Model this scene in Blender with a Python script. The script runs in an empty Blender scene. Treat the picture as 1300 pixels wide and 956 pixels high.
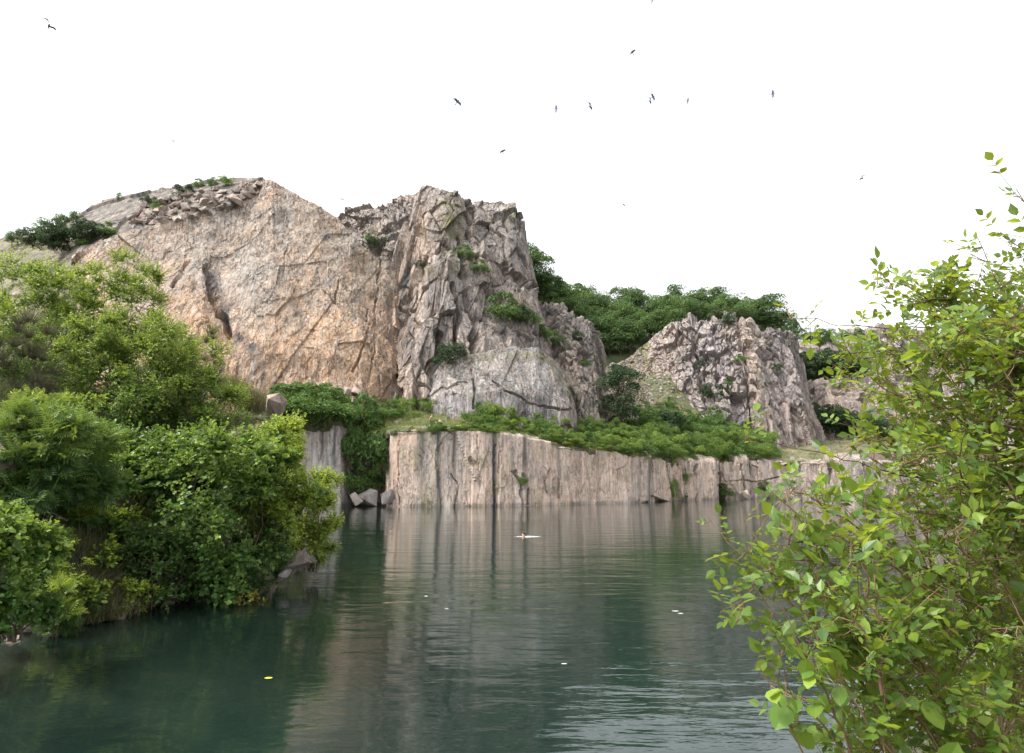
import bpy, bmesh, math, random
import numpy as np
from mathutils import Vector, Matrix
from mathutils.bvhtree import BVHTree

scene = bpy.context.scene
COL = scene.collection
R = math.radians
F = 867.0; PITCH = R(11.25); CAMZ = 4.0
CP, SP = math.cos(PITCH), math.sin(PITCH)

# ------------------------------------------------------------------ camera
cam = bpy.data.cameras.new('camera'); camo = bpy.data.objects.new('camera', cam); COL.objects.link(camo)
camo.location = (0, 0, CAMZ); camo.rotation_euler = (R(90) + PITCH, 0, 0)
cam.sensor_fit = 'HORIZONTAL'; cam.sensor_width = 36; cam.lens = 36 * F / 1300
cam.shift_y = -44.5 / 1300; cam.clip_end = 5000; cam.clip_start = 0.05
scene.camera = camo

def P3(px, py, Y):
    px = np.asarray(px, float); py = np.asarray(py, float); Y = np.asarray(Y, float)
    xc = (px - 650) / F; yc = (433.5 - py) / F
    t = Y / (CP - yc * SP)
    return np.stack(np.broadcast_arrays(xc * t, Y, CAMZ + t * (SP + yc * CP)), -1)
def raydir(px, py):
    xc = (px - 650) / F; yc = (433.5 - py) / F
    return Vector((xc, CP - yc * SP, SP + yc * CP)).normalized()
def topix(P):
    x, y, z = P[..., 0], P[..., 1], P[..., 2] - CAMZ
    f = y * CP + z * SP; u = -y * SP + z * CP
    return 650 + F * x / f, 433.5 - F * u / f

# ------------------------------------------------------------------ tagging
def tag(o, label=None, cat=None, group=None, kind=None):
    if label: o['label'] = label
    if cat: o['category'] = cat
    if group: o['group'] = group
    if kind: o['kind'] = kind
    return o
def empty(name, loc, rz=0, s=1.0):
    o = bpy.data.objects.new(name, None); COL.objects.link(o)
    o.location = loc; o.rotation_euler = (0, 0, rz); o.empty_display_size = .3
    if np.isscalar(s): s = (s, s, s)
    o.scale = s
    return o
def link(name, me, parent=None, mat=None):
    o = bpy.data.objects.new(name, me); COL.objects.link(o)
    if mat and not me.materials: me.materials.append(mat)
    if parent: o.parent = parent
    return o
def copy_tree(o, parent=None):
    c = o.copy(); COL.objects.link(c); c.parent = parent
    for ch in o.children: copy_tree(ch, c)
    return c

# ------------------------------------------------------------------ numpy mesh
def mesh_np(name, V, faces, smooth=False):
    """faces: list of int arrays (n,k)"""
    me = bpy.data.meshes.new(name)
    V = np.asarray(V, np.float32).reshape(-1, 3)
    me.vertices.add(len(V)); me.vertices.foreach_set('co', V.ravel())
    loops = np.concatenate([f.ravel() for f in faces]).astype(np.int32)
    tot = np.concatenate([np.full(len(f), f.shape[1], np.int32) for f in faces])
    st = np.concatenate([[0], np.cumsum(tot)[:-1]]).astype(np.int32)
    me.loops.add(len(loops)); me.loops.foreach_set('vertex_index', loops)
    me.polygons.add(len(tot)); me.polygons.foreach_set('loop_start', st)
    me.polygons.foreach_set('loop_total', tot)
    me.polygons.foreach_set('use_smooth', np.full(len(tot), smooth))
    me.update(calc_edges=True)
    return me
def gridfaces(nv, nu):
    i = np.arange(nv * nu).reshape(nv, nu)
    return np.stack([i[:-1, :-1], i[1:, :-1], i[1:, 1:], i[:-1, 1:]], -1).reshape(-1, 4)

def hsh(ix, iy, iz, s):
    h = (ix.astype(np.int64) * 73856093) ^ (iy.astype(np.int64) * 19349663) ^ (iz.astype(np.int64) * 83492791) ^ (s * 2654435761)
    h = (h ^ (h >> 13)) * 1274126177 & 0xffffffff
    h = (h ^ (h >> 16)) * 2246822519 & 0xffffffff
    h = h ^ (h >> 15)
    return (h & 0xffffff) / float(0x1000000)
def vnoise(P, s=0):
    f = np.floor(P); t = P - f; t = t * t * (3 - 2 * t)
    i = f.astype(np.int64); r = 0
    for a in (0, 1):
        for b in (0, 1):
            for c in (0, 1):
                w = (t[..., 0] if a else 1 - t[..., 0]) * (t[..., 1] if b else 1 - t[..., 1]) * (t[..., 2] if c else 1 - t[..., 2])
                r = r + w * hsh(i[..., 0] + a, i[..., 1] + b, i[..., 2] + c, s)
    return r
def fbm(P, s=0, o=4):
    r = 0; a = 1; n = 0
    for k in range(o):
        r = r + a * vnoise(P * 2 ** k, s + k * 7); n += a; a *= .5
    return r / n - .5
def worley(Q, s):
    f = np.floor(Q).astype(np.int64)
    F1 = np.full(Q.shape[:-1], 1e9); F2 = F1.copy()
    best = np.zeros(Q.shape); bid = np.zeros(Q.shape[:-1] + (3,), np.int64)
    for a in (-1, 0, 1):
        for b in (-1, 0, 1):
            for c in (-1, 0, 1):
                cx, cy, cz = f[..., 0] + a, f[..., 1] + b, f[..., 2] + c
                pt = np.stack([cx + hsh(cx, cy, cz, s), cy + hsh(cx, cy, cz, s + 1), cz + hsh(cx, cy, cz, s + 2)], -1)
                d = Q - pt; dd = (d * d).sum(-1)
                m = dd < F1
                F2 = np.where(m, F1, np.minimum(F2, dd)); F1 = np.where(m, dd, F1)
                best = np.where(m[..., None], d, best)
                bid = np.where(m[..., None], np.stack([cx, cy, cz], -1), bid)
    r = [hsh(bid[..., 0], bid[..., 1], bid[..., 2], s + 10 + k) for k in range(4)]
    return np.sqrt(F1), np.sqrt(F2), best, r
def rotm(ax, ay, az):
    return np.array(Matrix.Rotation(R(az), 3, 'Z') @ Matrix.Rotation(R(ay), 3, 'Y') @ Matrix.Rotation(R(ax), 3, 'X'))
def blocks(P, size, amp, s, tilt=1.0, rot=None, crack=.0, cw=.05):
    Q = (P @ rot.T if rot is not None else P)
    Q = Q + .0
    Q = Q / np.array(size)
    Q = Q + .07 * np.stack([fbm(P / size[0] * .7, s + 31, 2), fbm(P / size[0] * .7 + 9, s + 37, 2), fbm(P / size[0] * .7 + 17, s + 41, 2)], -1)
    F1, F2, d, r = worley(Q, s)
    v = (r[0] - .5) + tilt * (d[..., 0] * (r[1] - .5) + d[..., 1] * (r[2] - .5) + d[..., 2] * (r[3] - .5)) * 1.4
    v = v * amp
    if crack: v = v - crack * np.clip(1 - (F2 - F1) / cw, 0, 1)
    return v

# ------------------------------------------------------------------ node helpers
def newmat(name):
    m = bpy.data.materials.new(name); m.use_nodes = True
    nt = m.node_tree; nt.nodes.clear()
    return m, nt
class N:
    def __init__(s, nt): s.nt = nt
    def n(s, t, ins=None, **kw):
        nd = s.nt.nodes.new(t)
        for k, v in kw.items(): setattr(nd, k, v)
        for k, v in (ins or {}).items():
            if isinstance(v, bpy.types.NodeSocket): s.nt.links.new(v, nd.inputs[k])
            else: nd.inputs[k].default_value = v
        return nd
    def noise(s, vec, scale, detail=4, rough=.55, dist=0.0):
        return s.n('ShaderNodeTexNoise', {'Vector': vec, 'Scale': scale, 'Detail': detail, 'Roughness': rough, 'Distortion': dist}).outputs['Fac']
    def map(s, vec, scale=(1, 1, 1), rot=(0, 0, 0), loc=(0, 0, 0)):
        return s.n('ShaderNodeMapping', {'Vector': vec, 'Scale': scale, 'Rotation': rot, 'Location': loc}).outputs[0]
    def math(s, op, a, b=0.0, c=0.0, clamp=False):
        return s.n('ShaderNodeMath', {0: a, 1: b, 2: c}, operation=op, use_clamp=clamp).outputs[0]
    def rng(s, v, a, b, c=0.0, d=1.0):
        return s.n('ShaderNodeMapRange', {'Value': v, 'From Min': a, 'From Max': b, 'To Min': c, 'To Max': d}).outputs[0]
    def mix(s, f, a, b, mode='MIX'):
        nd = s.nt.nodes.new('ShaderNodeMix'); nd.data_type = 'RGBA'; nd.blend_type = mode
        for k, v in ((0, f), (6, a), (7, b)):
            if isinstance(v, bpy.types.NodeSocket): s.nt.links.new(v, nd.inputs[k])
            else: nd.inputs[k].default_value = v if k == 0 else (tuple(v) + (1,))[:4]
        return nd.outputs[2]
    def ramp(s, v, stops):
        nd = s.nt.nodes.new('ShaderNodeValToRGB'); s.nt.links.new(v, nd.inputs[0])
        e = nd.color_ramp.elements
        while len(e) < len(stops): e.new(.5)
        for el, (p, c) in zip(e, stops):
            el.position = p; el.color = tuple(c) + (1,) if len(c) == 3 else c
        return nd.outputs[0]
    def out(s, sh):
        o = s.nt.nodes.new('ShaderNodeOutputMaterial'); s.nt.links.new(sh, o.inputs['Surface'])

def rock_mat(name, grey, warm, vor=.5, blocktone=.0, detail=1.0, streakrot=(0, 0, 0), crackscale=(.22, .22, .1), crack_amt=.55, fine=1.0, bump=1.0):
    m, nt = newmat(name); g = N(nt)
    co = g.n('ShaderNodeTexCoord').outputs['Object']
    at = g.n('ShaderNodeVertexColor', layer_name='rock')
    sep = g.n('ShaderNodeSeparateColor', {0: at.outputs['Color']})
    warmA, stainShadeA, paleA = sep.outputs[0], sep.outputs[1], sep.outputs[2]
    mossA = at.outputs['Alpha']
    big = g.noise(co, .07, 4, .6)
    mid = g.noise(co, .45, 6, .65, .6)
    smap = g.map(co, (1, 1, .1), streakrot)
    st = g.noise(smap, .9, 6, .6, .3)
    st2 = g.noise(g.map(co, (1, 1, .05), streakrot, (31, 7, 3)), 1.7, 6, .6, .15)
    st3 = g.noise(g.map(co, (1, 1, .07), streakrot, (3, 27, 3)), .55, 4, .5, .2)
    finen = g.noise(co, 3.2, 8, .7)
    f1 = g.math('ADD', warmA, g.math('MULTIPLY', g.math('SUBTRACT', big, .5), .9))
    f1 = g.math('ADD', f1, g.math('MULTIPLY', g.math('SUBTRACT', st, .5), 1.6), clamp=True)
    c = g.mix(f1, grey, warm)
    # paler and rustier mottling
    c = g.mix(g.rng(mid, .52, .72, 0, .55), c, (.50, .41, .33))
    c = g.mix(g.math('MULTIPLY', g.rng(g.noise(co, 1.1, 6, .7, 1.0), .54, .68, 0, .6), warmA), c, (.34, .15, .065))
    # lichen-grey mottling
    c = g.mix(g.rng(g.noise(g.map(co, loc=(5, 5, 9)), .8, 7, .7, .8), .53, .68, 0, .5), c, (.17, .165, .17))
    val = g.rng(finen, .3, .7, 1 - .42 * fine, 1 + .28 * fine)
    c = g.mix(1.0, c, g.n('ShaderNodeCombineColor', {0: val, 1: val, 2: val}).outputs[0], 'MULTIPLY')
    sk = g.noise(g.map(co, (1, 1, .07), streakrot, (17, 5, 1)), 2.4, 6, .65, .2)
    sv = g.rng(sk, .34, .66, .72, 1.2)
    c = g.mix(1.0, c, g.n('ShaderNodeCombineColor', {0: sv, 1: sv, 2: sv}).outputs[0], 'MULTIPLY')
    bl = g.n('ShaderNodeTexVoronoi', {'Vector': g.map(co, (.3, .3, .12), streakrot), 'Scale': 1.0}).outputs['Color']
    bv = g.rng(g.n('ShaderNodeSeparateColor', {0: bl}).outputs[0], 0, 1, 1 - blocktone, 1 + blocktone)
    c = g.mix(1.0, c, g.n('ShaderNodeCombineColor', {0: bv, 1: bv, 2: g.math('MULTIPLY', bv, 1.0)}).outputs[0], 'MULTIPLY')
    # streaks
    c = g.mix(g.math('MULTIPLY', paleA, g.rng(st2, .5, .64), clamp=True), c, (.52, .50, .47))
    c = g.mix(g.math('MULTIPLY', stainShadeA, g.rng(st3, .36, .56), clamp=True), c, (.07, .07, .075))
    # cracks
    dco = g.n('ShaderNodeVectorMath', {0: g.map(co, crackscale, streakrot), 1: g.n('ShaderNodeVectorMath', {0: g.n('ShaderNodeTexNoise', {'Vector': co, 'Scale': .8, 'Detail': 5.0}).outputs['Color'], 'Scale': .28}, operation='SCALE').outputs[0]}, operation='ADD').outputs[0]
    v = g.n('ShaderNodeTexVoronoi', {'Vector': dco, 'Scale': 1.0}, feature='DISTANCE_TO_EDGE').outputs['Distance']
    v2 = g.n('ShaderNodeTexVoronoi', {'Vector': dco, 'Scale': 3.3}, feature='DISTANCE_TO_EDGE').outputs['Distance']
    gate = g.rng(g.noise(co, .5, 3), .44, .56)
    gate2 = g.rng(g.noise(g.map(co, loc=(50, 0, 0)), .35, 3), .5, .6)
    k1 = g.math('MULTIPLY', g.rng(v, 0.0, .018, 1, 0), gate); k2 = g.math('MULTIPLY', g.rng(v2, 0, .04, 1, 0), gate2)
    ck = g.math('MULTIPLY', g.math('MAXIMUM', k1, g.math('MULTIPLY', k2, .7)), vor)
    r1 = g.noise(g.map(co, (1, 1, .16), streakrot, (3, 1, 8)), .55, 7, .62, .5)
    r2 = g.noise(g.map(co, (1, 1, .3), (streakrot[0], streakrot[1] * 1.8 + .1, 0), (13, 1, 8)), 1.5, 6, .65, .6)
    l1 = g.math('MULTIPLY', g.rng(g.math('ABSOLUTE', g.math('SUBTRACT', r1, .5)), 0, .010, 1, 0), g.rng(g.noise(co, .35, 3), .40, .58))
    l2 = g.math('MULTIPLY', g.rng(g.math('ABSOLUTE', g.math('SUBTRACT', r2, .5)), 0, .022, 1, 0), g.rng(g.noise(g.map(co, loc=(7, 7, 7)), .5, 3), .42, .6))
    ck = g.math('MAXIMUM', ck, g.math('MAXIMUM', l1, g.math('MULTIPLY', l2, .75)), clamp=True)
    c = g.mix(g.math('MULTIPLY', ck, crack_amt), c, (.05, .04, .035))
    # moss and lichen that grows on tops
    nz = g.n('ShaderNodeSeparateXYZ', {0: g.n('ShaderNodeNewGeometry').outputs['Normal']}).outputs[2]
    top = g.math('MULTIPLY', g.rng(nz, .35, .75), g.rng(g.noise(co, .9, 5), .42, .58))
    c = g.mix(g.math('MULTIPLY', top, .55), c, (.13, .125, .075))
    c = g.mix(g.math('MULTIPLY', mossA, g.rng(mid, .38, .62), clamp=True), c, (.15, .15, .055))
    h = g.math('ADD', g.math('MULTIPLY', finen, .35), g.math('ADD', g.math('MULTIPLY', st, .4), g.math('MULTIPLY', ck, -.5)))
    b = g.n('ShaderNodeBump', {'Strength': .9, 'Distance': .55 * bump, 'Height': h}).outputs[0]
    bs = g.n('ShaderNodeBsdfPrincipled', {'Base Color': c, 'Roughness': .88, 'Normal': b})
    bs.inputs['Specular IOR Level'].default_value = .25
    g.out(bs.outputs[0])
    return m

def leaf_mat(name, stops, trans=(.25, .42, .05), tmix=.35, rough=.5, big=None, lit_young=(.30, .38, .045)):
    oiw = .0 if ('rose' in name or 'bramble' in name) else (.5 if ('wood' in name or 'ledge' in name or 'dark' in name) else .15)
    m, nt = newmat(name); g = N(nt)
    rnd = g.n('ShaderNodeNewGeometry').outputs['Random Per Island']
    oi = g.n('ShaderNodeObjectInfo')
    co = g.n('ShaderNodeTexCoord').outputs['Object']
    nb = g.noise(co, big or .5, 3)
    v = g.math('ADD', g.math('MULTIPLY', rnd, .55), g.math('ADD', g.math('MULTIPLY', nb, .5), g.math('MULTIPLY', oi.outputs['Random'], oiw)))
    v = g.math('SUBTRACT', v, (.06 if oiw == 0 else .14) + oiw * .5, clamp=True)

    n = len(stops)
    c = g.ramp(v, [((i + .0) / (n - 1), s) for i, s in enumerate(stops)])
    yo = g.n('ShaderNodeAttribute', attribute_name='lit_young').outputs['Fac']
    c = g.mix(yo, c, lit_young)
    bs = g.n('ShaderNodeBsdfPrincipled', {'Base Color': c, 'Roughness': rough})
    bs.inputs['Specular IOR Level'].default_value = .35
    tc = g.mix(v, tuple(t * .6 for t in trans), trans); tc = g.mix(yo, tc, (.45, .55, .06))
    tr = g.n('ShaderNodeBsdfTranslucent', {'Color': tc})
    mx = g.n('ShaderNodeMixShader', {0: tmix, 1: bs.outputs[0], 2: tr.outputs[0]})
    g.out(mx.outputs[0]); return m
def plain_mat(name, col, rough=.7, var=.3, scale=4, bump=.0):
    m, nt = newmat(name); g = N(nt)
    co = g.n('ShaderNodeTexCoord').outputs['Object']
    n = g.noise(co, scale, 6, .65)
    c = g.mix(g.rng(n, .3, .7), tuple(x * (1 - var) for x in col), tuple(min(1, x * (1 + var)) for x in col))
    ins = {'Base Color': c, 'Roughness': rough}
    if bump: ins['Normal'] = g.n('ShaderNodeBump', {'Strength': .8, 'Distance': bump, 'Height': n}).outputs[0]
    bs = g.n('ShaderNodeBsdfPrincipled', ins)
    bs.inputs['Specular IOR Level'].default_value = .3
    g.out(bs.outputs[0]); return m

M = {}
GREY = (.27, .25, .245); WARM = (.47, .29, .18)
M['face'] = rock_mat('pink_granite', (.39, .335, .29), (.58, .375, .24), vor=.12, streakrot=(0, R(-24), 0), crackscale=(.3, .3, .1), crack_amt=.6, fine=.95)
M['tower'] = rock_mat('grey_granite', (.325, .305, .305), (.50, .365, .27), blocktone=.16, streakrot=(0, R(-10), 0), crackscale=(.35, .35, .14), crack_amt=.7, fine=1.1, bump=1.2)
M['wall'] = rock_mat('quarried_granite', (.37, .34, .315), (.60, .44, .345), vor=.15, crackscale=(.25, .25, .03), crack_amt=.5, fine=.6, bump=.4)
M['far'] = rock_mat('weathered_granite', (.335, .305, .325), (.53, .41, .34), blocktone=.16, streakrot=(0, R(8), 0), crackscale=(.3, .3, .1), crack_amt=.7, bump=1.4)
M['boulder'] = rock_mat('boulder_granite', (.27, .245, .235), (.40, .29, .225), crack_amt=.2, fine=.8, bump=.5)
M['bark'] = plain_mat('bark', (.11, .085, .06), .9, .4, 9, .02)
M['twig'] = plain_mat('twig_bark', (.16, .10, .06), .8, .4, 20)

M['leaf_far'] = leaf_mat('wood_leaf', [(.03, .062, .022), (.058, .112, .032), (.09, .155, .045), (.14, .20, .065)], (.19, .30, .06), .3, .6)
M['leaf_dark'] = leaf_mat('dark_leaf', [(0.021, 0.043, 0.016), (0.037, 0.069, 0.023), (0.066, 0.106, 0.035)], (.07, .14, .03), .2, .6)
M['leaf_ledge'] = leaf_mat('ledge_leaf', [(0.062, 0.111, 0.024), (0.124, 0.189, 0.036), (0.193, 0.26, 0.048), (0.276, 0.325, 0.072)], (.27, .42, .07), .42, .55)
M['leaf_ledge2'] = leaf_mat('ledge_leaf_deep', [(.045, .095, .025), (.08, .15, .033), (.125, .20, .045)], (.22, .36, .06), .33, .55)
M['leaf_birch'] = leaf_mat('birch_leaf', [(0.028, 0.072, 0.017), (0.048, 0.117, 0.022), (0.09, 0.195, 0.029), (0.22, 0.325, 0.036)], (.28, .44, .05), .35, .42)
M['leaf_hazel'] = leaf_mat('hazel_leaf', [(0.025, 0.065, 0.019), (0.041, 0.104, 0.026), (0.069, 0.15, 0.036), (0.103, 0.195, 0.048)], (.20, .36, .05), .33, .4)
M['leaf_lime'] = leaf_mat('lime_leaf', [(0.069, 0.13, 0.022), (0.138, 0.221, 0.026), (0.234, 0.312, 0.033), (0.358, 0.39, 0.042)], (.38, .48, .05), .4, .45)
M['leaf_rowan'] = leaf_mat('rowan_leaf', [(.03, .07, .022), (.05, .11, .03), (.085, .16, .045)], (.2, .34, .07), .32, .45)
M['leaf_rose'] = leaf_mat('rose_leaf', [(0.025, 0.058, 0.017), (0.048, 0.104, 0.024), (0.096, 0.169, 0.031), (0.179, 0.26, 0.036), (0.413, 0.351, 0.048)], (.46, .56, .05), .43, .36, 1.6)
M['leaf_bramble'] = leaf_mat('bramble_leaf', [(0.055, 0.13, 0.026), (0.11, 0.208, 0.036), (0.207, 0.312, 0.048), (0.358, 0.429, 0.06)], (.46, .58, .06), .42, .38, 1.6)
M['leaf_broom'] = leaf_mat('broom_leaf', [(0.034, 0.065, 0.022), (0.055, 0.098, 0.03), (0.083, 0.13, 0.042)], (.13, .2, .05), .2, .6)
M['grass'] = leaf_mat('grass_blade', [(.03, .06, .015), (.06, .10, .025), (.13, .14, .05), (.22, .19, .09)], (.3, .32, .1), .25, .7)
M['dry_grass'] = leaf_mat('dry_grass_blade', [(.04, .065, .02), (.08, .09, .035), (.17, .14, .07), (.33, .27, .15)], (.4, .34, .15), .25, .7)
M['ledge_grass'] = leaf_mat('ledge_grass_blade', [(.09, .14, .03), (.15, .20, .05), (.23, .25, .08), (.32, .28, .14)], (.35, .4, .1), .3, .7)
M['brown_leaf'] = leaf_mat('brown_leaf', [(.12, .05, .02), (.22, .10, .03), (.3, .17, .06)], (.3, .15, .04), .3, .6)

# ------------------------------------------------------------------ rock sheets
BV = {}
def interp(ctrl, nu, nv, smooth=3):
    """ctrl: list of columns, each list of (px,py,depth) -> grid nv x nu x 3 in pixel-depth space"""
    C = np.array(ctrl, float)                    # ncol,nrow,3
    nc, nr = C.shape[:2]
    W3 = P3(C[..., 0], C[..., 1], C[..., 2])
    L = np.concatenate([[0], np.cumsum(np.maximum(.3, np.linalg.norm(np.diff(W3, axis=0), axis=-1).max(1)))]); L /= L[-1]
    H = np.concatenate([[0], np.cumsum(np.maximum(.3, np.linalg.norm(np.diff(W3, axis=1), axis=-1).mean(0)))]); H /= H[-1]
    u = np.linspace(0, 1, nu); v = np.linspace(0, 1, nv)
    A = np.stack([[np.interp(u, L, C[:, j, k]) for k in range(3)] for j in range(nr)])   # nr,3,nu
    G = np.empty((nv, nu, 3))
    for k in range(3):
        for i in range(nu): G[:, i, k] = np.interp(v, H, A[:, k, i])
    for _ in range(smooth):                       # light smoothing of depth only
        D = G[..., 2]; D[1:-1] = (D[:-2] + 2 * D[1:-1] + D[2:]) / 4; D[:, 1:-1] = (D[:, :-2] + 2 * D[:, 1:-1] + D[:, 2:]) / 4
    return G
def gridnormals(P):
    du = np.gradient(P, axis=1); dv = np.gradient(P, axis=0)
    n = np.cross(dv, du); n /= np.linalg.norm(n, axis=-1, keepdims=True) + 1e-9
    return n
def polyline_dist(px, py, pts):
    d = np.full(px.shape, 1e9)
    for (x0, y0), (x1, y1) in zip(pts[:-1], pts[1:]):
        vx, vy = x1 - x0, y1 - y0; t = np.clip(((px - x0) * vx + (py - y0) * vy) / (vx * vx + vy * vy), 0, 1)
        d = np.minimum(d, np.hypot(px - x0 - t * vx, py - y0 - t * vy))
    return d
def sheet(name, ctrl, nu, nv, mat, disp, paint, back=((2, .2), (6, -.5), (14, -2), (30, -6)), cracks=(), smooth=3, nrot=None, bevel=0):
    G = interp(ctrl, nu, nv, smooth)
    P = P3(G[..., 0], G[..., 1], G[..., 2])
    if back:
        top = P[0]; rows = []
        nb = 26
        bd = np.array([0] + [b[0] for b in back]); bz = np.array([0] + [b[1] for b in back])
        tt = (np.linspace(0, 1, nb + 1)[1:] ** 1.7) * bd[-1]
        for t in tt[::-1]:
            q = top.copy(); dirn = top - np.array([0, 0, top[0, 2]]); dirn[:, 2] = 0
            dirn /= np.linalg.norm(dirn, axis=-1, keepdims=True)
            q += dirn * t; q[:, 2] = top[:, 2] + np.interp(t, bd, bz); rows.append(q)
        P = np.concatenate([np.array(rows), P], 0)
    # soften profile where the face meets the top, then displace
    n = gridnormals(P)
    for _ in range(6):
        n[1:-1] = (n[:-2] + n[1:-1] + n[2:]) / 3; n[:, 1:-1] = (n[:, :-2] + n[:, 1:-1] + n[:, 2:]) / 3
    n /= np.linalg.norm(n, axis=-1, keepdims=True)
    # normals must look towards the camera side
    if (n[-nv // 2:, :, 1].mean()) > 0: n = -n
    d = disp(P)
    px, py = topix(P)
    for pts, w, dep in cracks:
        if name == 'quarry_wall': w = w * .7
        wob = 2.0 * fbm(P / 2.5, 5, 4); wob2 = 2.0 * fbm(P / 2.5 + 20, 6, 4)
        dd = polyline_dist(px + wob * 6, py + wob2 * 4, pts)
        gate_ = .25 + 1.1 * vnoise(P / 2.2, 19)
        d = d - dep * gate_ * np.clip(1 - dd / (w * (.4 + vnoise(P / 1.5, 29))), 0, 1) ** .7
    P = P + n * d[..., None]
    P[..., 2] += .12 * d
    me = mesh_np(name, P, [gridfaces(*P.shape[:2])])
    # orientation
    px, py = topix(P)
    ca = np.clip(paint(px, py, P), 0, 1).reshape(-1, 4).astype(np.float32)
    a = me.color_attributes.new('rock', 'FLOAT_COLOR', 'POINT'); a.data.foreach_set('color', ca.ravel())
    o = link(name, me, None, mat); tag(o, kind='structure')
    BV[name] = BVHTree.FromPolygons([tuple(v) for v in P.reshape(-1, 3)], [tuple(f) for f in gridfaces(*P.shape[:2])])
    return o
def gz(Y, X=0): return 0
CAMP = Vector((0, 0, CAMZ))
def hit(px, py, names=None):
    best = None; bd = 1e9; bn = None
    for k in (names or BV):
        r = BV[k].ray_cast(CAMP, raydir(px, py))
        if r[0] is not None and r[3] < bd: best, bd, bn = r[0], r[3], r[1]
    return best
def drop(x, y, names, z0=90):
    best = None
    for k in names:
        r = BV[k].ray_cast(Vector((x, y, z0)), Vector((0, 0, -1)))
        if r[0] is not None and (best is None or r[0].z > best.z): best = r[0]
    return best
def sm(x, a, b):
    t = np.clip((x - a) / (b - a), 0, 1); return t * t * (3 - 2 * t)
def col4(shape, w=.5, s=0., p=0., m=0.):
    c = np.zeros(shape + (4,)); c[..., 0] = w; c[..., 1] = s; c[..., 2] = p; c[..., 3] = m; return c

# --- main pink face (left)
def wy(py): return CAMZ / math.tan(math.atan((py - 433.5) / F) - PITCH)
A = [
 [(95, 330, 112), (95, 400, 107), (95, 480, 104), (95, 600, 102)],
 [(130, 306, 112), (130, 390, 107), (130, 480, 104), (130, 600, 102)],
 [(175, 291, 113), (172, 380, 109), (175, 470, 105), (180, 600, 102)],
 [(215, 280, 115), (212, 370, 109), (215, 465, 105), (220, 600, 102)],
 [(258, 262, 117), (256, 350, 111), (258, 455, 105), (262, 600, 103)],
 [(285, 252, 118), (280, 350, 113), (284, 455, 107), (288, 600, 104)],
 [(305, 245, 119), (302, 350, 113), (306, 455, 107), (310, 600, 104)],
 [(322, 231, 120), (322, 340, 113), (326, 450, 107), (330, 600, 104)],
 [(345, 231, 120), (346, 340, 113), (350, 450, 108), (352, 600, 105)],
 [(362, 238, 121), (366, 345, 114), (370, 450, 108), (372, 600, 105)],
 [(380, 249, 121), (385, 350, 115), (390, 450, 109), (392, 600, 106)],
 [(403, 261, 122), (410, 355, 116), (415, 450, 110), (416, 600, 107)],
 [(425, 275, 123), (434, 365, 117), (438, 455, 111), (440, 600, 108)],
 [(441, 293, 123), (455, 375, 118), (460, 460, 112), (462, 600, 109)],
 [(458, 312, 124), (476, 385, 120), (480, 465, 114), (480, 600, 111)],
 [(478, 324, 125), (495, 395, 121), (496, 470, 116), (494, 600, 113)],
 [(500, 330, 126), (512, 400, 124), (510, 475, 120), (508, 600, 117)],
 [(530, 335, 132), (535, 400, 131), (530, 475, 128), (528, 600, 124)],
]
rA = rotm(0, -22, 10)
def dA(P):
    return (blocks(P, (16, 16, 26), .8, 3, 1.0, rA) + blocks(P, (6, 6, 18), .25, 13, 1.0, rA) + fbm(P / 7, 14, 3) * 1.6
            + blocks(P, (1.5, 1.5, 6.5), .10, 23, 1.0, rA) + blocks(P, (.6, .6, 1.6), .08, 33, 1, rA) + fbm(P / 2.2, 4, 5) * .35)
def pA(px, py, P):
    c = col4(px.shape, .42, .08, .3, .0)
    low = sm(py, 300, 470); c[..., 0] = .27 + .68 * low - .2 * np.exp(-((px - 300) / 55) ** 2) * (py < 420)
    c[..., 0] += .25 * np.exp(-((px - 250) / 40) ** 2) * sm(py, 330, 400)
    c[..., 0] += .55 * (vnoise((P @ rA.T) / np.array([2.2, 2.2, 16]), 8) - .5) + .4 * (vnoise(P / 7, 18) - .5); c[..., 2] += .3 * vnoise((P @ rA.T) / np.array([3, 3, 20]), 28)
    c[..., 3] = .35 * sm(px, 400, 470) * (1 - sm(py, 330, 420)) * .6
    c[..., 1] = .12 + .75 * np.exp(-(polyline_dist(px, py, [(270, 350), (276, 372), (290, 415), (320, 440)]) / 7) ** 2) + .35 * np.exp(-(polyline_dist(px, py, [(268, 480), (300, 440), (330, 460), (345, 430)]) / 12) ** 2)
    c[..., 1] += .3 * sm(px, 455, 495)
    return c
crA = [([(262, 340), (266, 352), (265, 365), (273, 390), (284, 403), (290, 425)], 6, 2.4), ([(240, 330), (228, 350), (220, 362)], 3, .9), ([(430, 355), (428, 385)], 2, .7),
       ([(470, 390), (460, 450), (450, 470)], 2, .8), ([(485, 330), (478, 410), (470, 480)], 1.6, .6), ([(366, 310), (360, 345)], 1.6, .4)]
sheet('cliff_face', A, 430, 330, M['face'], dA, pA, cracks=crA)

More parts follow.
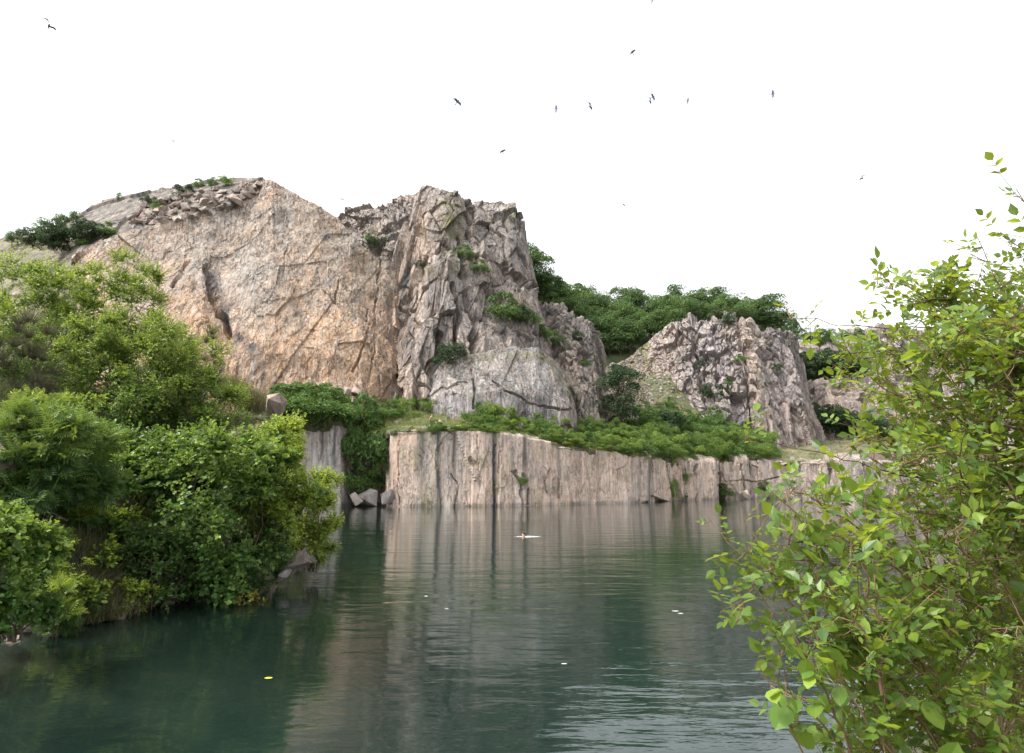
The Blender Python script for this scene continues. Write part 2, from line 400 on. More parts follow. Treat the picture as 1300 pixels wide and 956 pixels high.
# --- hilltop behind, with slab
Gc = [
 [(-260, 330, 150), (-260, 400, 130), (-260, 470, 105), (-260, 620, 95)],
 [(-120, 320, 150), (-120, 380, 130), (-120, 450, 105), (-120, 620, 95)],
 [(0, 302, 150), (0, 345, 130), (0, 420, 108), (0, 620, 97)],
 [(60, 292, 148), (60, 330, 128), (60, 390, 108), (60, 620, 98)],
 [(100, 268, 146), (100, 300, 128), (100, 345, 110), (100, 620, 104)],
 [(130, 256, 145), (130, 285, 128), (130, 325, 113), (130, 620, 108)],
 [(165, 248, 144), (165, 272, 128), (165, 310, 116), (165, 620, 112)],
 [(200, 243, 143), (200, 262, 130), (200, 300, 117), (200, 620, 114)],
 [(230, 238, 142), (230, 254, 130), (230, 290, 119), (230, 620, 116)],
 [(265, 231, 141), (265, 246, 131), (265, 280, 121), (265, 620, 119)],
 [(300, 226, 140), (300, 240, 132), (300, 265, 123), (300, 620, 121)],
 [(335, 224, 139), (335, 240, 132), (335, 265, 124), (335, 620, 122)],
 [(370, 246, 138), (370, 256, 132), (370, 275, 126), (370, 620, 124)],
]
def dG(P): return blocks(P, (14, 14, 7), .6, 43, .9, rotm(0, 15, 0)) + blocks(P, (3.5, 3.5, 2), .35, 53, .9) + fbm(P / 2, 6, 4) * .3
def pG(px, py, P):
    c = col4(px.shape, .3, .7, .0, 0); c[..., 3] = 1.0 * (1 - sm(px, 70, 110)) + .05; return c
sheet('hilltop', Gc, 300, 200, M['boulder'], dG, pG, back=((10, -.5), (30, -5), (60, -20)))

# --- tower, back left shoulder
B = [
 [(395, 300, 140), (395, 350, 138), (395, 480, 130)],
 [(418, 278, 138), (420, 330, 134), (420, 480, 130)],
 [(428, 270, 137), (430, 330, 134), (430, 480, 130)],
 [(455, 263, 136), (458, 320, 132), (458, 480, 128)],
 [(485, 254, 135), (485, 315, 130), (485, 480, 126)],
 [(510, 249, 134), (510, 310, 129), (508, 480, 124)],
 [(532, 243, 133), (532, 310, 128), (530, 480, 123)],
 [(560, 243, 133), (560, 310, 128), (560, 480, 123)],
]
rB = rotm(0, -35, 20)
def dT(P):
    return (blocks(P, (8, 8, 18), 2.5, 103, .65, rotm(0, -12, 15)) + blocks(P, (3.4, 3.4, 9), 1.0, 113, .9, rotm(0, -12, 15), .6, .045)
            + blocks(P, (1.3, 1.3, 3.4), .26, 123, .9, rotm(5, -10, 0)) + blocks(P, (.6, .6, 1.2), .09, 133, 1) + fbm(P / 1.2, 8, 4) * .1)
def dB(P): return blocks(P, (12, 12, 4), 1.5, 203, .9, rB) + blocks(P, (4, 4, 1.5), .6, 213, .8, rB, .15, .06) + blocks(P, (1.2, 1.2, .8), .35, 223, 1.3, rB) + fbm(P / 1.5, 9, 4) * .25
def pB(px, py, P):
    c = col4(px.shape, .3, .2, .3, 0)
    c[..., 3] = .7 * np.exp(-(((px - 475) / 14) ** 2 + ((py - 298) / 10) ** 2)); return c
sheet('cliff_shoulder', B, 230, 240, M['tower'], dB, pB, cracks=[([(430, 275), (470, 262), (500, 252)], 3, 2.5), ([(490, 290), (510, 280), (535, 275)], 6, 3), ([(480, 318), (500, 300), (520, 300)], 6, 3)])

# --- tower front
Cc = [
 [(478, 400, 136), (474, 440, 128), (470, 480, 122), (468, 600, 116)],
 [(498, 345, 134), (490, 400, 124), (488, 460, 118), (485, 600, 112)],
 [(520, 290, 130), (508, 370, 121), (505, 450, 116), (502, 600, 111)],
 [(531, 246, 129), (525, 340, 120), (522, 440, 115), (520, 600, 110)],
 [(536, 239, 128), (540, 335, 118), (540, 440, 114), (540, 600, 110)],
 [(560, 240, 128), (562, 330, 118), (560, 440, 115), (560, 600, 110)],
 [(584, 247, 129), (584, 330, 121), (582, 440, 115), (582, 600, 111)],
 [(598, 258, 132), (600, 335, 123), (602, 440, 116), (602, 600, 112)],
 [(622, 280, 134), (628, 360, 125), (628, 450, 118), (628, 600, 113)],
 [(640, 300, 136), (650, 380, 128), (650, 460, 120), (650, 600, 114)],
 [(660, 330, 140), (672, 400, 134), (680, 470, 124), (680, 600, 118)],
]
def pC(px, py, P):
    c = col4(px.shape, .38, .25, .3, 0)
    ridge = np.exp(-(polyline_dist(px, py, [(540, 290), (525, 340), (500, 420)]) / 22) ** 2)
    c[..., 0] += .5 * ridge
    c[..., 0] += .35 * np.exp(-(((px - 500) / 25) ** 2 + ((py - 500) / 40) ** 2))
    c[..., 3] = .9 * np.exp(-(((px - 575) / 14) ** 2 + ((py - 285) / 45) ** 2)) + .5 * np.exp(-(polyline_dist(px, py, [(600, 330), (570, 350), (545, 345)]) / 9) ** 2) + .6 * np.exp(-(((px - 600) / 35) ** 2 + ((py - 455) / 7) ** 2))
    c[..., 1] = .3 + .4 * np.exp(-(((px - 520) / 35) ** 2 + ((py - 420) / 60) ** 2)) + .7 * np.exp(-(polyline_dist(px, py, [(525, 335), (508, 370), (495, 410)]) / 5) ** 2)
    return c
crC = [([(540, 322), (522, 350), (508, 380), (498, 410)], 5, 2.6), ([(488, 445), (496, 470), (506, 500), (504, 520)], 7, 4), ([(585, 300), (590, 345), (600, 400), (602, 450)], 6, 3), ([(560, 420), (556, 480)], 5, 2.5),
       ([(602, 455), (605, 495)], 4, 2), ([(535, 260), (530, 300)], 3, 1.5), ([(575, 360), (582, 395), (578, 430)], 5, 2)]
sheet('cliff_tower', Cc, 330, 420, M['tower'], dT, pC, cracks=crC)

# --- crest to the right of the tower
D = [
 [(575, 275, 142), (575, 330, 134), (575, 430, 128), (575, 560, 124)],
 [(588, 262, 140), (588, 320, 130), (588, 430, 124), (588, 560, 122)],
 [(598, 256, 139), (600, 315, 129), (602, 430, 123), (604, 560, 121)],
 [(618, 253, 138), (620, 315, 129), (624, 430, 123), (626, 560, 120)],
 [(636, 251, 138), (638, 315, 130), (644, 430, 123), (646, 560, 120)],
 [(650, 256, 138), (652, 325, 131), (664, 430, 125), (668, 560, 121)],
 [(655, 268, 140), (664, 340, 133), (680, 435, 127), (690, 560, 122)],
 [(653, 288, 144), (672, 350, 138), (690, 440, 130), (705, 560, 124)],
 [(656, 305, 150), (682, 370, 146), (700, 445, 138), (715, 560, 130)],
]
def pD(px, py, P):
    c = col4(px.shape, .25, .4, .4, 0)
    c[..., 0] += .4 * np.exp(-(((px - 655) / 22) ** 2 + ((py - 400) / 55) ** 2))
    c[..., 3] = .6 * np.exp(-(((px - 648) / 8) ** 2 + ((py - 275) / 18) ** 2)) + .4 * np.exp(-(((px - 620) / 25) ** 2 + ((py - 330) / 12) ** 2)); return c
sheet('cliff_crest', D, 240, 380, M['tower'], lambda P: dT(P + 40), pD, cracks=[([(590, 290), (625, 285), (650, 275)], 5, 2.5), ([(640, 262), (642, 300)], 4, 2), ([(600, 330), (640, 345), (670, 370)], 5, 3), ([(618, 370), (640, 380), (655, 410)], 5, 2.5)])

# --- smooth grey wall below the crest
E = [
 [(548, 470, 115.8), (548, 510, 110.8), (548, 600, 107.8)],
 [(562, 458, 114.8), (562, 500, 109.8), (562, 600, 106.8)],
 [(600, 452, 114.8), (600, 500, 109.8), (600, 600, 107.3)],
 [(640, 445, 115.8), (640, 495, 110.8), (640, 600, 108.8)],
 [(680, 445, 117.8), (680, 500, 112.8), (680, 600, 110.8)],
 [(705, 468, 118.8), (705, 510, 114.8), (705, 610, 112.8)],
 [(722, 492, 119.8), (722, 520, 115.8), (722, 610, 113.8)],
 [(727, 500, 124.8), (730, 525, 120.8), (730, 610, 117.8)],
 [(730, 515, 132.8), (734, 540, 128.8), (736, 610, 126.8)],
]
def dE(P): return blocks(P, (12, 12, 16), .8, 303, .7, rotm(0, -3, 0)) + blocks(P, (4, 4, 14), .3, 313, .7) + blocks(P, (1.2, 1.2, 2.4), .14, 323, 1) + fbm(P / 1.2, 10, 4) * .1
def pE(px, py, P):
    c = col4(px.shape, .22, .35, .8, 0)
    c[..., 0] += .2 * sm(px, 670, 730)
    c[..., 3] = .8 * np.exp(-(polyline_dist(px, py, [(560, 462), (600, 455), (690, 452), (726, 500)]) / 5) ** 2); return c
sheet('cliff_wall', E, 280, 260, M['tower'], dE, pE, back=((3, .3), (8, 1.5), (14, 3)), cracks=[([(625, 485), (645, 497), (660, 503), (685, 515), (705, 517), (725, 521)], 1.7, .9), ([(600, 470), (602, 520)], 1.6, .7)])

# --- right stepped cliff
Fc = [
 [(672, 385, 150), (675, 430, 142), (680, 500, 134), (680, 610, 128)],
 [(688, 388, 147), (690, 430, 138), (695, 500, 130), (696, 610, 126)],
 [(702, 390, 145), (705, 440, 136), (710, 510, 129), (712, 610, 125)],
 [(718, 396, 144), (722, 440, 135), (728, 510, 128), (730, 610, 124)],
 [(736, 402, 144), (740, 450, 136), (746, 510, 129), (748, 610, 125)],
 [(748, 414, 145), (752, 460, 138), (758, 520, 131), (760, 610, 127)],
 [(756, 440, 148), (759, 470, 144), (764, 525, 138), (766, 610, 134)],
 [(762, 455, 160), (764, 485, 155), (768, 530, 150), (770, 610, 146)],
]
def pF(px, py, P):
    c = col4(px.shape, .35, .25, .3, 0); c[..., 3] = .25 * (vnoise(P / 3, 6) > .6); return c
sheet('cliff_step', Fc, 220, 280, M['tower'], lambda P: dT(P + 90) * 1.0 + blocks(P, (2.2, 2.2, 7), .9, 913, .8, None, .5, .05), pF)

# --- low quarried wall along the water, and the bench on top of it
edge = [(300, 533, 535, 91), (350, 536, 538, 93), (372, 536, 0, 94.5), (400, 538, 0, 96), (432, 541, 0, 97), (440, 544, 0, 100), (452, 552, 0, 103), (470, 556, 0, 104), (488, 552, 0, 103), (492, 548, 0, 98.5), (505, 547, 0, 97.5),
        (530, 547, 0, 97.5), (570, 548, 0, 98), (620, 550, 0, 99), (660, 556, 0, 100.5), (700, 563, 0, 103), (740, 569, 0, 106), (775, 574, 0, 108.5), (800, 580, 0, 110), (820, 583, 0, 113), (826, 584, 0, 116), (850, 587, 0, 120), (880, 588, 0, 126), (904, 589, 0, 128), (908, 587, 0, 133),
        (940, 585, 0, 134), (980, 585, 0, 134), (1060, 586, 0, 135), (1140, 588, 0, 136), (1250, 590, 0, 137), (1400, 592, 0, 138)]
W = []
for (x, ty, _, dep) in edge:
    b = math.degrees(0)
    pyb = 433.5 + F * math.tan(PITCH + math.atan(CAMZ / dep))   # waterline row
    pyd = 433.5 + F * math.tan(PITCH + math.atan((CAMZ + 2) / dep))
    W.append([(x, ty, dep + .6), (x, (ty + pyb) / 2, dep + .25), (x, pyb, dep), (x, pyd, dep - .3)])
def dW(P):
    fac = sm(P[..., 0], 18, 30)
    return ((blocks(P, (9, 9, 30), .8, 403, .7) + blocks(P, (3.6, 3.6, 14), .2, 413, .7)) * (1 + 1.3 * fac)
            + blocks(P, (1.1, 1.1, 3), .09 + .2 * 1, 423, .7) * (.35 + .8 * fac) + fbm(P / .9, 11, 4) * .10)
stains = [(382, 1.5, 1, 0), (391, 1.5, 0, 1), (399, 2, 0, 1), (409, 1.5, 1, 0), (418, 2, 0, 1), (424, 2, 1, 0), (535, 6, .9, 0), (549, 3, 0, 1), (558, 3.5, 1, 0), (566, 4, .6, .5), (575, 3.5, 1, 0), (570, 2, 0, 1), (556, 3, .5, 0), (583, 2, .0, .7), (604, 2, .3, .3), (628, 2.3, 1.6, 0), (651, 3, .8, 0), (658, 4, 0, .8), (666, 3, .8, 0), (675, 5, .4, .8), (690, 2, 1, 0), (709, 3, .9, 0), (717, 4, 0, .8), (735, 3, .5, .4), (760, 2, .4, .3), (800, 4, .6, .3), (812, 2, .7, 0), (826, 3, 1.2, 0), (845, 3, .9, 0), (872, 5, .8, .3), (893, 3, .2, .8)]
def pW(px, py, P):
    c = col4(px.shape, .68, .05, .08, 0)
    wob = 3 * fbm(P / np.array([3, 3, 9]), 2, 3)
    for x, w, d, p in stains:
        k = np.exp(-(((px - x + wob) / w) ** 2)); 
        fade = 1 if x in (628, 826, 558) else (1 - .75 * sm(py, 560, 640))
        c[..., 1] += d * k * 1.0 * fade; c[..., 2] += p * k * fade
    c[..., 0] -= .5 * (1 - sm(px, 430, 500)) + .5 * np.exp(-((px - 557) / 26) ** 2) + .3 * sm(px, 905, 915) * .6
    c[..., 2] += .55 * (1 - sm(px, 420, 440))
    c[..., 1] += .5 * np.exp(-((P[..., 2] - .15) / .28) ** 2) + .35 * sm(px, 905, 912)
    c[..., 1] += 0.7 * np.exp(-((px - 462) / 20) ** 2)
    c[..., 3] = .5 * np.exp(-((px - 545) / 20) ** 2) * .6 + .35 * (vnoise(P / 2.0, 3) > .72)
    return c
crW = [([(628, 566), (628, 650)], 2.5, .5), ([(572, 603), (580, 615), (577, 645)], 1.7, .7), ([(597, 583), (603, 590)], 5, .8), ([(669, 620), (672, 640)], 2.6, 1.2), ([(651, 600), (660, 612), (664, 640)], 3, .9), ([(708, 608), (710, 632)], 2.5, .9), ([(636, 575), (634, 600)], 2, .5),
       ([(826, 584), (827, 640)], 3, 1.2), ([(690, 610), (692, 625)], 2, .6), ([(646, 600), (655, 606)], 2, .5), ([(850, 590), (852, 640)], 2.5, 1), ([(882, 590), (879, 640)], 2.5, 1), ([(910, 610), (960, 612), (990, 605)], 1.8, .5), ([(940, 590), (948, 640)], 2.2, .9), ([(915, 598), (935, 630)], 2, .7),
       ([(505, 560), (506, 640)], 1.6, .4), ([(608, 552), (608, 642)], 1.4, .3)]
sheet('quarry_wall', W, 1000, 220, M['wall'], dW, pW, back=((.6, .12), (1.5, .5), (3, 1.0)), cracks=crW, smooth=0)

bench = []
backs = [(300, 498, 111), (350, 492, 111), (400, 498, 112), (440, 506, 113), (500, 514, 114), (560, 520, 114), (620, 527, 116), (700, 543, 120), (740, 552, 124), (775, 520, 150), (800, 480, 165), (850, 478, 170), (905, 520, 172), (980, 552, 178), (1060, 560, 178), (1140, 565, 178), (1250, 570, 178), (1400, 570, 178)]
bx = [b[0] for b in backs]
for (x, ty, _, dep) in edge:
    by = np.interp(x, bx, [b[1] for b in backs]); bd = np.interp(x, bx, [b[2] for b in backs])
    bench.append([(x, by, bd + 2), (x, ty * .35 + by * .65, dep * .35 + bd * .65), (x, ty * .8 + by * .2, dep * .7 + bd * .3), (x, ty + 1.0, dep + .8), (x, ty + 8, dep + 1.4)])
def dBench(P): return fbm(P / 6, 15, 4) * 1.2 + blocks(P, (2, 2, 2), .35, 503, 1)
m, nt = newmat('bench_soil'); g = N(nt); co = g.n('ShaderNodeTexCoord').outputs['Object']
at = g.n('ShaderNodeVertexColor', layer_name='rock'); sep = g.n('ShaderNodeSeparateColor', {0: at.outputs['Color']})
c = g.mix(g.rng(g.noise(co, .35, 5), .42, .6), (.06, .08, .025), (.20, .14, .075))
c = g.mix(g.rng(g.noise(co, 1.3, 6, .7), .5, .65), c, (.24, .20, .16))
c = g.mix(g.math('MULTIPLY', sep.outputs[1], .8, clamp=True), c, (.06, .09, .03))
b = g.n('ShaderNodeBump', {'Strength': .8, 'Distance': .4, 'Height': g.noise(co, 1.8, 7, .7)}).outputs[0]
g.out(g.n('ShaderNodeBsdfPrincipled', {'Base Color': c, 'Roughness': .95, 'Normal': b}).outputs[0]); M['soil'] = m
def pBench(px, py, P):
    c = col4(px.shape, .5, 0, 0, 0); c[..., 1] = vnoise(P / 5, 3); return c
sheet('quarry_bench', bench, 620, 130, M['soil'], dBench, pBench, back=((3, .4), (8, -2)), smooth=2)

# --- far cliff across the valley
H = [
 [(748, 478, 182), (752, 510, 176), (756, 560, 170), (760, 620, 168)],
 [(775, 464, 184), (778, 500, 176), (780, 545, 168), (784, 620, 164)],
 [(800, 452, 185), (804, 490, 178), (806, 540, 170), (810, 620, 165)],
 [(812, 442, 184), (830, 490, 174), (835, 530, 166), (838, 620, 162)],
 [(832, 426, 183), (850, 485, 172), (858, 535, 164), (860, 620, 160)],
 [(858, 412, 182), (872, 480, 170), (878, 535, 163), (880, 620, 158)],
 [(870, 409, 181), (885, 475, 170), (890, 535, 162), (892, 620, 157)],
 [(893, 406, 179), (905, 470, 168), (908, 540, 160), (910, 620, 156)],
 [(926, 404, 178), (930, 470, 167), (932, 540, 160), (934, 620, 155)],
 [(934, 408, 177), (944, 470, 165), (950, 540, 158), (952, 620, 155)],
 [(950, 412, 176), (958, 470, 164), (966, 545, 157), (970, 620, 154)],
 [(962, 422, 178), (978, 475, 167), (985, 550, 160), (990, 620, 156)],
 [(985, 420, 180), (995, 475, 170), (1003, 550, 162), (1008, 620, 158)],
 [(1002, 424, 182), (1010, 480, 172), (1022, 540, 164), (1028, 620, 160)],
 [(1006, 440, 188), (1018, 500, 178), (1036, 550, 172), (1042, 620, 166)],
 [(1008, 460, 200), (1022, 510, 195), (1045, 560, 186), (1052, 620, 180)],
]
def dH(P):
    f = sm(P[..., 0], 36, 46)
    return ((blocks(P, (5.5, 5.5, 40), 2.7, 603, .55, rotm(0, 8, 10)) + blocks(P, (2.1, 2.1, 15), 1.4, 613, .8, rotm(0, 8, 0), 1.0, .07)
            + blocks(P, (1.2, 1.2, 4), .45, 623, 1.0, rotm(0, 8, 0)) + blocks(P, (.8, .8, 1.4), .15, 633, 1)) * (.3 + .7 * f) + fbm(P / 2, 12, 4) * .3)
def pH(px, py, P):
    c = col4(px.shape, .34, .25, .4, 0)
    c[..., 0] += .75 * np.exp(-(polyline_dist(px, py, [(945, 415), (955, 470), (965, 540)]) / 10) ** 2) + .3 * np.exp(-(((px - 845) / 20) ** 2)) + .25 * sm(py, 490, 540) * sm(px, 960, 1000)
    c[..., 3] = 1.3 * (1 - sm(px - .35 * (py - 440), 812, 836)) + .35 * (vnoise(P / 4, 3) > .68)
    c[..., 1] = .25 + .4 * np.exp(-(((px - 990) / 14) ** 2 + ((py - 440) / 30) ** 2)); return c  # shaded right-hand facet painted in as a dark patch
sheet('far_cliff', H, 520, 320, M['far'], dH, pH, cracks=[([(935, 410), (948, 470), (955, 540)], 3, 2), ([(905, 420), (915, 500)], 3, 2), ([(880, 430), (890, 500)], 3, 2)])

# --- wooded hill behind
def hillmat():
    m, nt = newmat('wood_floor'); g = N(nt); co = g.n('ShaderNodeTexCoord').outputs['Object']
    c = g.mix(g.rng(g.noise(co, .2, 4), .4, .6), (.03, .05, .02), (.07, .08, .03))
    g.out(g.n('ShaderNodeBsdfPrincipled', {'Base Color': c, 'Roughness': .95}).outputs[0]); return m
M['floor'] = hillmat()
K = [
 [(560, 330, 240), (560, 400, 190), (560, 480, 160), (560, 580, 150)],
 [(640, 355, 240), (640, 400, 200), (640, 480, 160), (640, 580, 150)],
 [(690, 375, 240), (690, 400, 205), (700, 470, 170), (700, 580, 152)],
 [(740, 382, 240), (745, 410, 210), (752, 460, 186), (755, 580, 178)],
 [(800, 388, 240), (805, 415, 212), (800, 450, 188), (800, 580, 182)],
 [(860, 392, 240), (865, 408, 210), (866, 425, 188), (870, 580, 184)],
 [(930, 398, 240), (930, 408, 210), (930, 414, 186), (930, 580, 180)],
 [(985, 412, 240), (985, 422, 212), (985, 432, 188), (985, 580, 184)],
 [(1010, 430, 245), (1010, 445, 225), (1010, 470, 205), (1010, 580, 198)],
]
sheet('wooded_hill', K, 160, 80, M['floor'], lambda P: fbm(P / 12, 3, 3) * 3, lambda px, py, P: col4(px.shape), back=((20, -1), (60, -8), (120, -30)))

# --- farthest terraced cliffs on the right
def far_terrace(name, ctrl, seed, nu=200, nv=90, w=.35):
    def d(P): return blocks(P, (9, 9, 12), 3, seed, 1.3) + blocks(P, (3, 3, 6), 1.4, seed + 10, 1.2) + fbm(P / 3, seed, 4) * 1.5
    def p(px, py, P):
        c = col4(px.shape, w, .35, .2, 0); c[..., 3] = .35 * (vnoise(P / 5, 3) > .6); return c
    sheet(name, ctrl, nu, nv, M['far'], d, p, back=((6, .5), (20, 1), (50, -2)))
far_terrace('upper_terrace', [[(980, 455, 300), (980, 480, 292), (980, 560, 285)], [(1040, 430, 300), (1040, 455, 292), (1040, 560, 280)], [(1090, 420, 300), (1090, 450, 292), (1090, 560, 280)], [(1130, 418, 300), (1130, 450, 292), (1130, 560, 280)], [(1175, 420, 300), (1175, 455, 292), (1175, 560, 280)], [(1240, 440, 300), (1240, 470, 292), (1240, 560, 280)], [(1340, 455, 300), (1340, 480, 292), (1340, 560, 280)]], 703)
far_terrace('middle_terrace', [[(1000, 470, 262), (1000, 490, 255), (1000, 580, 246)], [(1060, 458, 262), (1060, 478, 254), (1060, 580, 242)], [(1100, 462, 262), (1100, 480, 252), (1100, 580, 240)], [(1150, 466, 258), (1150, 485, 250), (1150, 580, 238)], [(1250, 476, 255), (1250, 500, 246), (1250, 580, 236)], [(1360, 486, 255), (1360, 510, 245), (1360, 580, 235)]], 733, w=.45)
far_terrace('lower_terrace', [[(1005, 485, 225), (1005, 505, 220), (1005, 590, 212)], [(1020, 487, 222), (1020, 508, 217), (1020, 590, 210)], [(1060, 484, 220), (1060, 506, 214), (1060, 590, 208)], [(1100, 492, 220), (1100, 512, 213), (1100, 590, 206)], [(1180, 510, 218), (1180, 530, 212), (1180, 590, 204)], [(1350, 525, 215), (1350, 540, 208), (1350, 590, 200)]], 763, w=.75)

# ------------------------------------------------------------------ terrain
lake = np.array([(-13.6, 17.6), (-15, 13), (-12, 9.5), (-6, 8.5), (0, 8), (3, 8.5), (5.5, 11), (9, 14), (20, 16), (60, 30), (110, 80), (125, 141), (104, 141), (50, 140), (36, 134), (24, 118), (5, 108), (-16, 103), (-36, 101), (-38, 92), (-30, 75), (-19, 56), (-11.5, 42), (-9.6, 36), (-9.4, 31), (-10.2, 26.7), (-11.4, 22.5), (-11.6, 20.4)])
def sdf(X, Y):
    d = np.full(X.shape, 1e9); inside = np.zeros(X.shape, bool)
    n = len(lake)
    for i in range(n):
        x0, y0 = lake[i]; x1, y1 = lake[(i + 1) % n]; vx, vy = x1 - x0, y1 - y0
        t = np.clip(((X - x0) * vx + (Y - y0) * vy) / (vx * vx + vy * vy), 0, 1)
        d = np.minimum(d, np.hypot(X - x0 - t * vx, Y - y0 - t * vy))
        cr = ((y0 > Y) != (y1 > Y)) & (X < (x1 - x0) * (Y - y0) / ((y1 - y0) + 1e-12) + x0); inside ^= cr
    return np.where(inside, -d, d)
def terrain_z(X, Y):
    X = np.asarray(X, float); Y = np.asarray(Y, float)
    d = sdf(X, Y)
    Q = np.stack([X, Y, X * 0], -1)
    d = d + fbm(Q / 2.5, 61, 4) * 1.3 * np.clip(np.abs(d) / 1.5, .35, 1)
    left = sm(-X, 5, 9) * (1 - sm(Y, 60, 90)) * sm(Y, 11, 16)
    H = 2.6 + 6.6 * left + 1.5 * sm(Y, 90, 110)
    land = H * (1 - np.exp(-np.maximum(d, 0) / (3.2 + 2.6 * left))) + fbm(Q / 1.3, 71, 4) * .5 * np.clip(d, 0, 1)
    kn = (((X + 16.9) / 3.7) ** 4 + ((Y - 38) / 4.5) ** 4 + .35 * fbm(Q / 2, 91, 3)); land = np.maximum(land, 7.0 * sm(-kn, -1.25, -.55) * (d > .2) + fbm(Q / 1.5, 92, 4) * .9 * (d > .2))
    bed = -5.5 * (1 - np.exp(np.minimum(d, 0) / 9)) - .05 + fbm(Q / 1.6, 81, 4) * .6 * np.clip(-d, 0, 1)
    return np.where(d > 0, land, bed)
def lines(lo, hi, step, far):
    a = list(np.arange(lo, hi, step)); s = step
    x = hi
    while x < far: a.append(x); s *= 1.12; x += s
    s = step; x = lo - step
    while x > -far: a.insert(0, x); s *= 1.12; x -= s
    return np.array(a)
xs = lines(-26, 22, .22, 2500); ys = lines(-2, 50, .22, 2500)
XX, YY = np.meshgrid(xs, ys); ZZ = terrain_z(XX, YY)
TP = np.stack([XX, YY, ZZ], -1)
me = mesh_np('ground', TP, [gridfaces(*XX.shape)[:, ::-1]], True)
m, nt = newmat('ground_soil'); g = N(nt); co = g.n('ShaderNodeTexCoord').outputs['Object']
z = g.n('ShaderNodeSeparateXYZ', {0: co}).outputs[2]
land = g.mix(g.rng(g.noise(co, .9, 6), .42, .6), (.02, .03, .01), (.07, .06, .03))
land = g.mix(g.rng(g.noise(co, 4, 6, .7), .5, .7), land, (.10, .09, .055))
bed = g.mix(g.rng(g.noise(co, .8, 6, .7, .6), .45, .6), (.10, .085, .05), (.04, .045, .025))
vb = g.n('ShaderNodeTexVoronoi', {'Vector': co, 'Scale': 1.6}).outputs['Color']
bed = g.mix(.3, bed, vb, 'MULTIPLY')
silt_depth_tint = g.mix(g.rng(g.noise(co, .25, 4), .4, .6), (.009, .021, .017), (.014, .030, .024))
bed = g.mix(g.rng(z, -.5, -2.6), bed, silt_depth_tint)  # silt bed; darkening of light through deep water painted into its colour
nz = g.n('ShaderNodeSeparateXYZ', {0: g.n('ShaderNodeNewGeometry').outputs['Normal']}).outputs[2]
rk = g.mix(g.rng(g.noise(co, .9, 7, .7), .4, .62), (.13, .105, .085), (.34, .26, .20))
land = g.mix(g.rng(nz, .62, .42), land, rk)
c = g.mix(g.rng(z, .25, -.05), land, bed)
b = g.n('ShaderNodeBump', {'Strength': .7, 'Distance': .12, 'Height': g.noise(co, 5, 7, .7)}).outputs[0]
g.out(g.n('ShaderNodeBsdfPrincipled', {'Base Color': c, 'Roughness': .95, 'Normal': b}).outputs[0])
go = link('ground', me, None, m); tag(go, kind='structure')

# ------------------------------------------------------------------ water
m, nt = newmat('lake_water'); g = N(nt); co = g.n('ShaderNodeTexCoord').outputs['Object']
w1 = g.noise(g.map(co, (.34, 1, 1), (0, 0, R(3))), .85, 3, .5, .2)
w2 = g.noise(g.map(co, (.4, 1.2, 1), (0, 0, R(-7)), (9, 3, 0)), 2.6, 3, .55, .2)
w3 = g.noise(g.map(co, (.6, 1.3, 1), (0, 0, R(15))), 8, 2, .5)
calm = g.rng(g.noise(g.map(co, (.35, 1, 1)), .06, 3), .38, .62, .5, 1.2)
h = g.math('ADD', g.math('MULTIPLY', w1, .10), g.math('ADD', g.math('MULTIPLY', w2, .026), g.math('MULTIPLY', w3, .005)))
h = g.math('MULTIPLY', h, calm)
b = g.n('ShaderNodeBump', {'Strength': 1.0, 'Distance': .42, 'Height': h}).outputs[0]
fr = g.n('ShaderNodeFresnel', {'IOR': 1.34, 'Normal': b}).outputs[0]
gl = g.n('ShaderNodeBsdfGlossy', {'Color': (.92, .95, .95, 1), 'Roughness': .03, 'Normal': b}).outputs[0]
tp = g.n('ShaderNodeBsdfTransparent', {'Color': (.78, .92, .86, 1)}).outputs[0]
df = g.n('ShaderNodeBsdfDiffuse', {'Color': (.012, .026, .022, 1)}).outputs[0]
body = g.n('ShaderNodeMixShader', {0: .35, 1: tp, 2: df}).outputs[0]
g.out(g.n('ShaderNodeMixShader', {0: g.math('MULTIPLY', fr, 1.15, clamp=True), 1: body, 2: gl}).outputs[0]); M['water'] = m
wx = np.linspace(-45, 130, 60); wyy = np.linspace(6.5, 145, 60)
WX, WY = np.meshgrid(wx, wyy)
wo = link('lake_water', mesh_np('lake_water', np.stack([WX, WY, WX * 0], -1), [gridfaces(60, 60)[:, ::-1]], True), None, m); tag(wo, kind='structure')

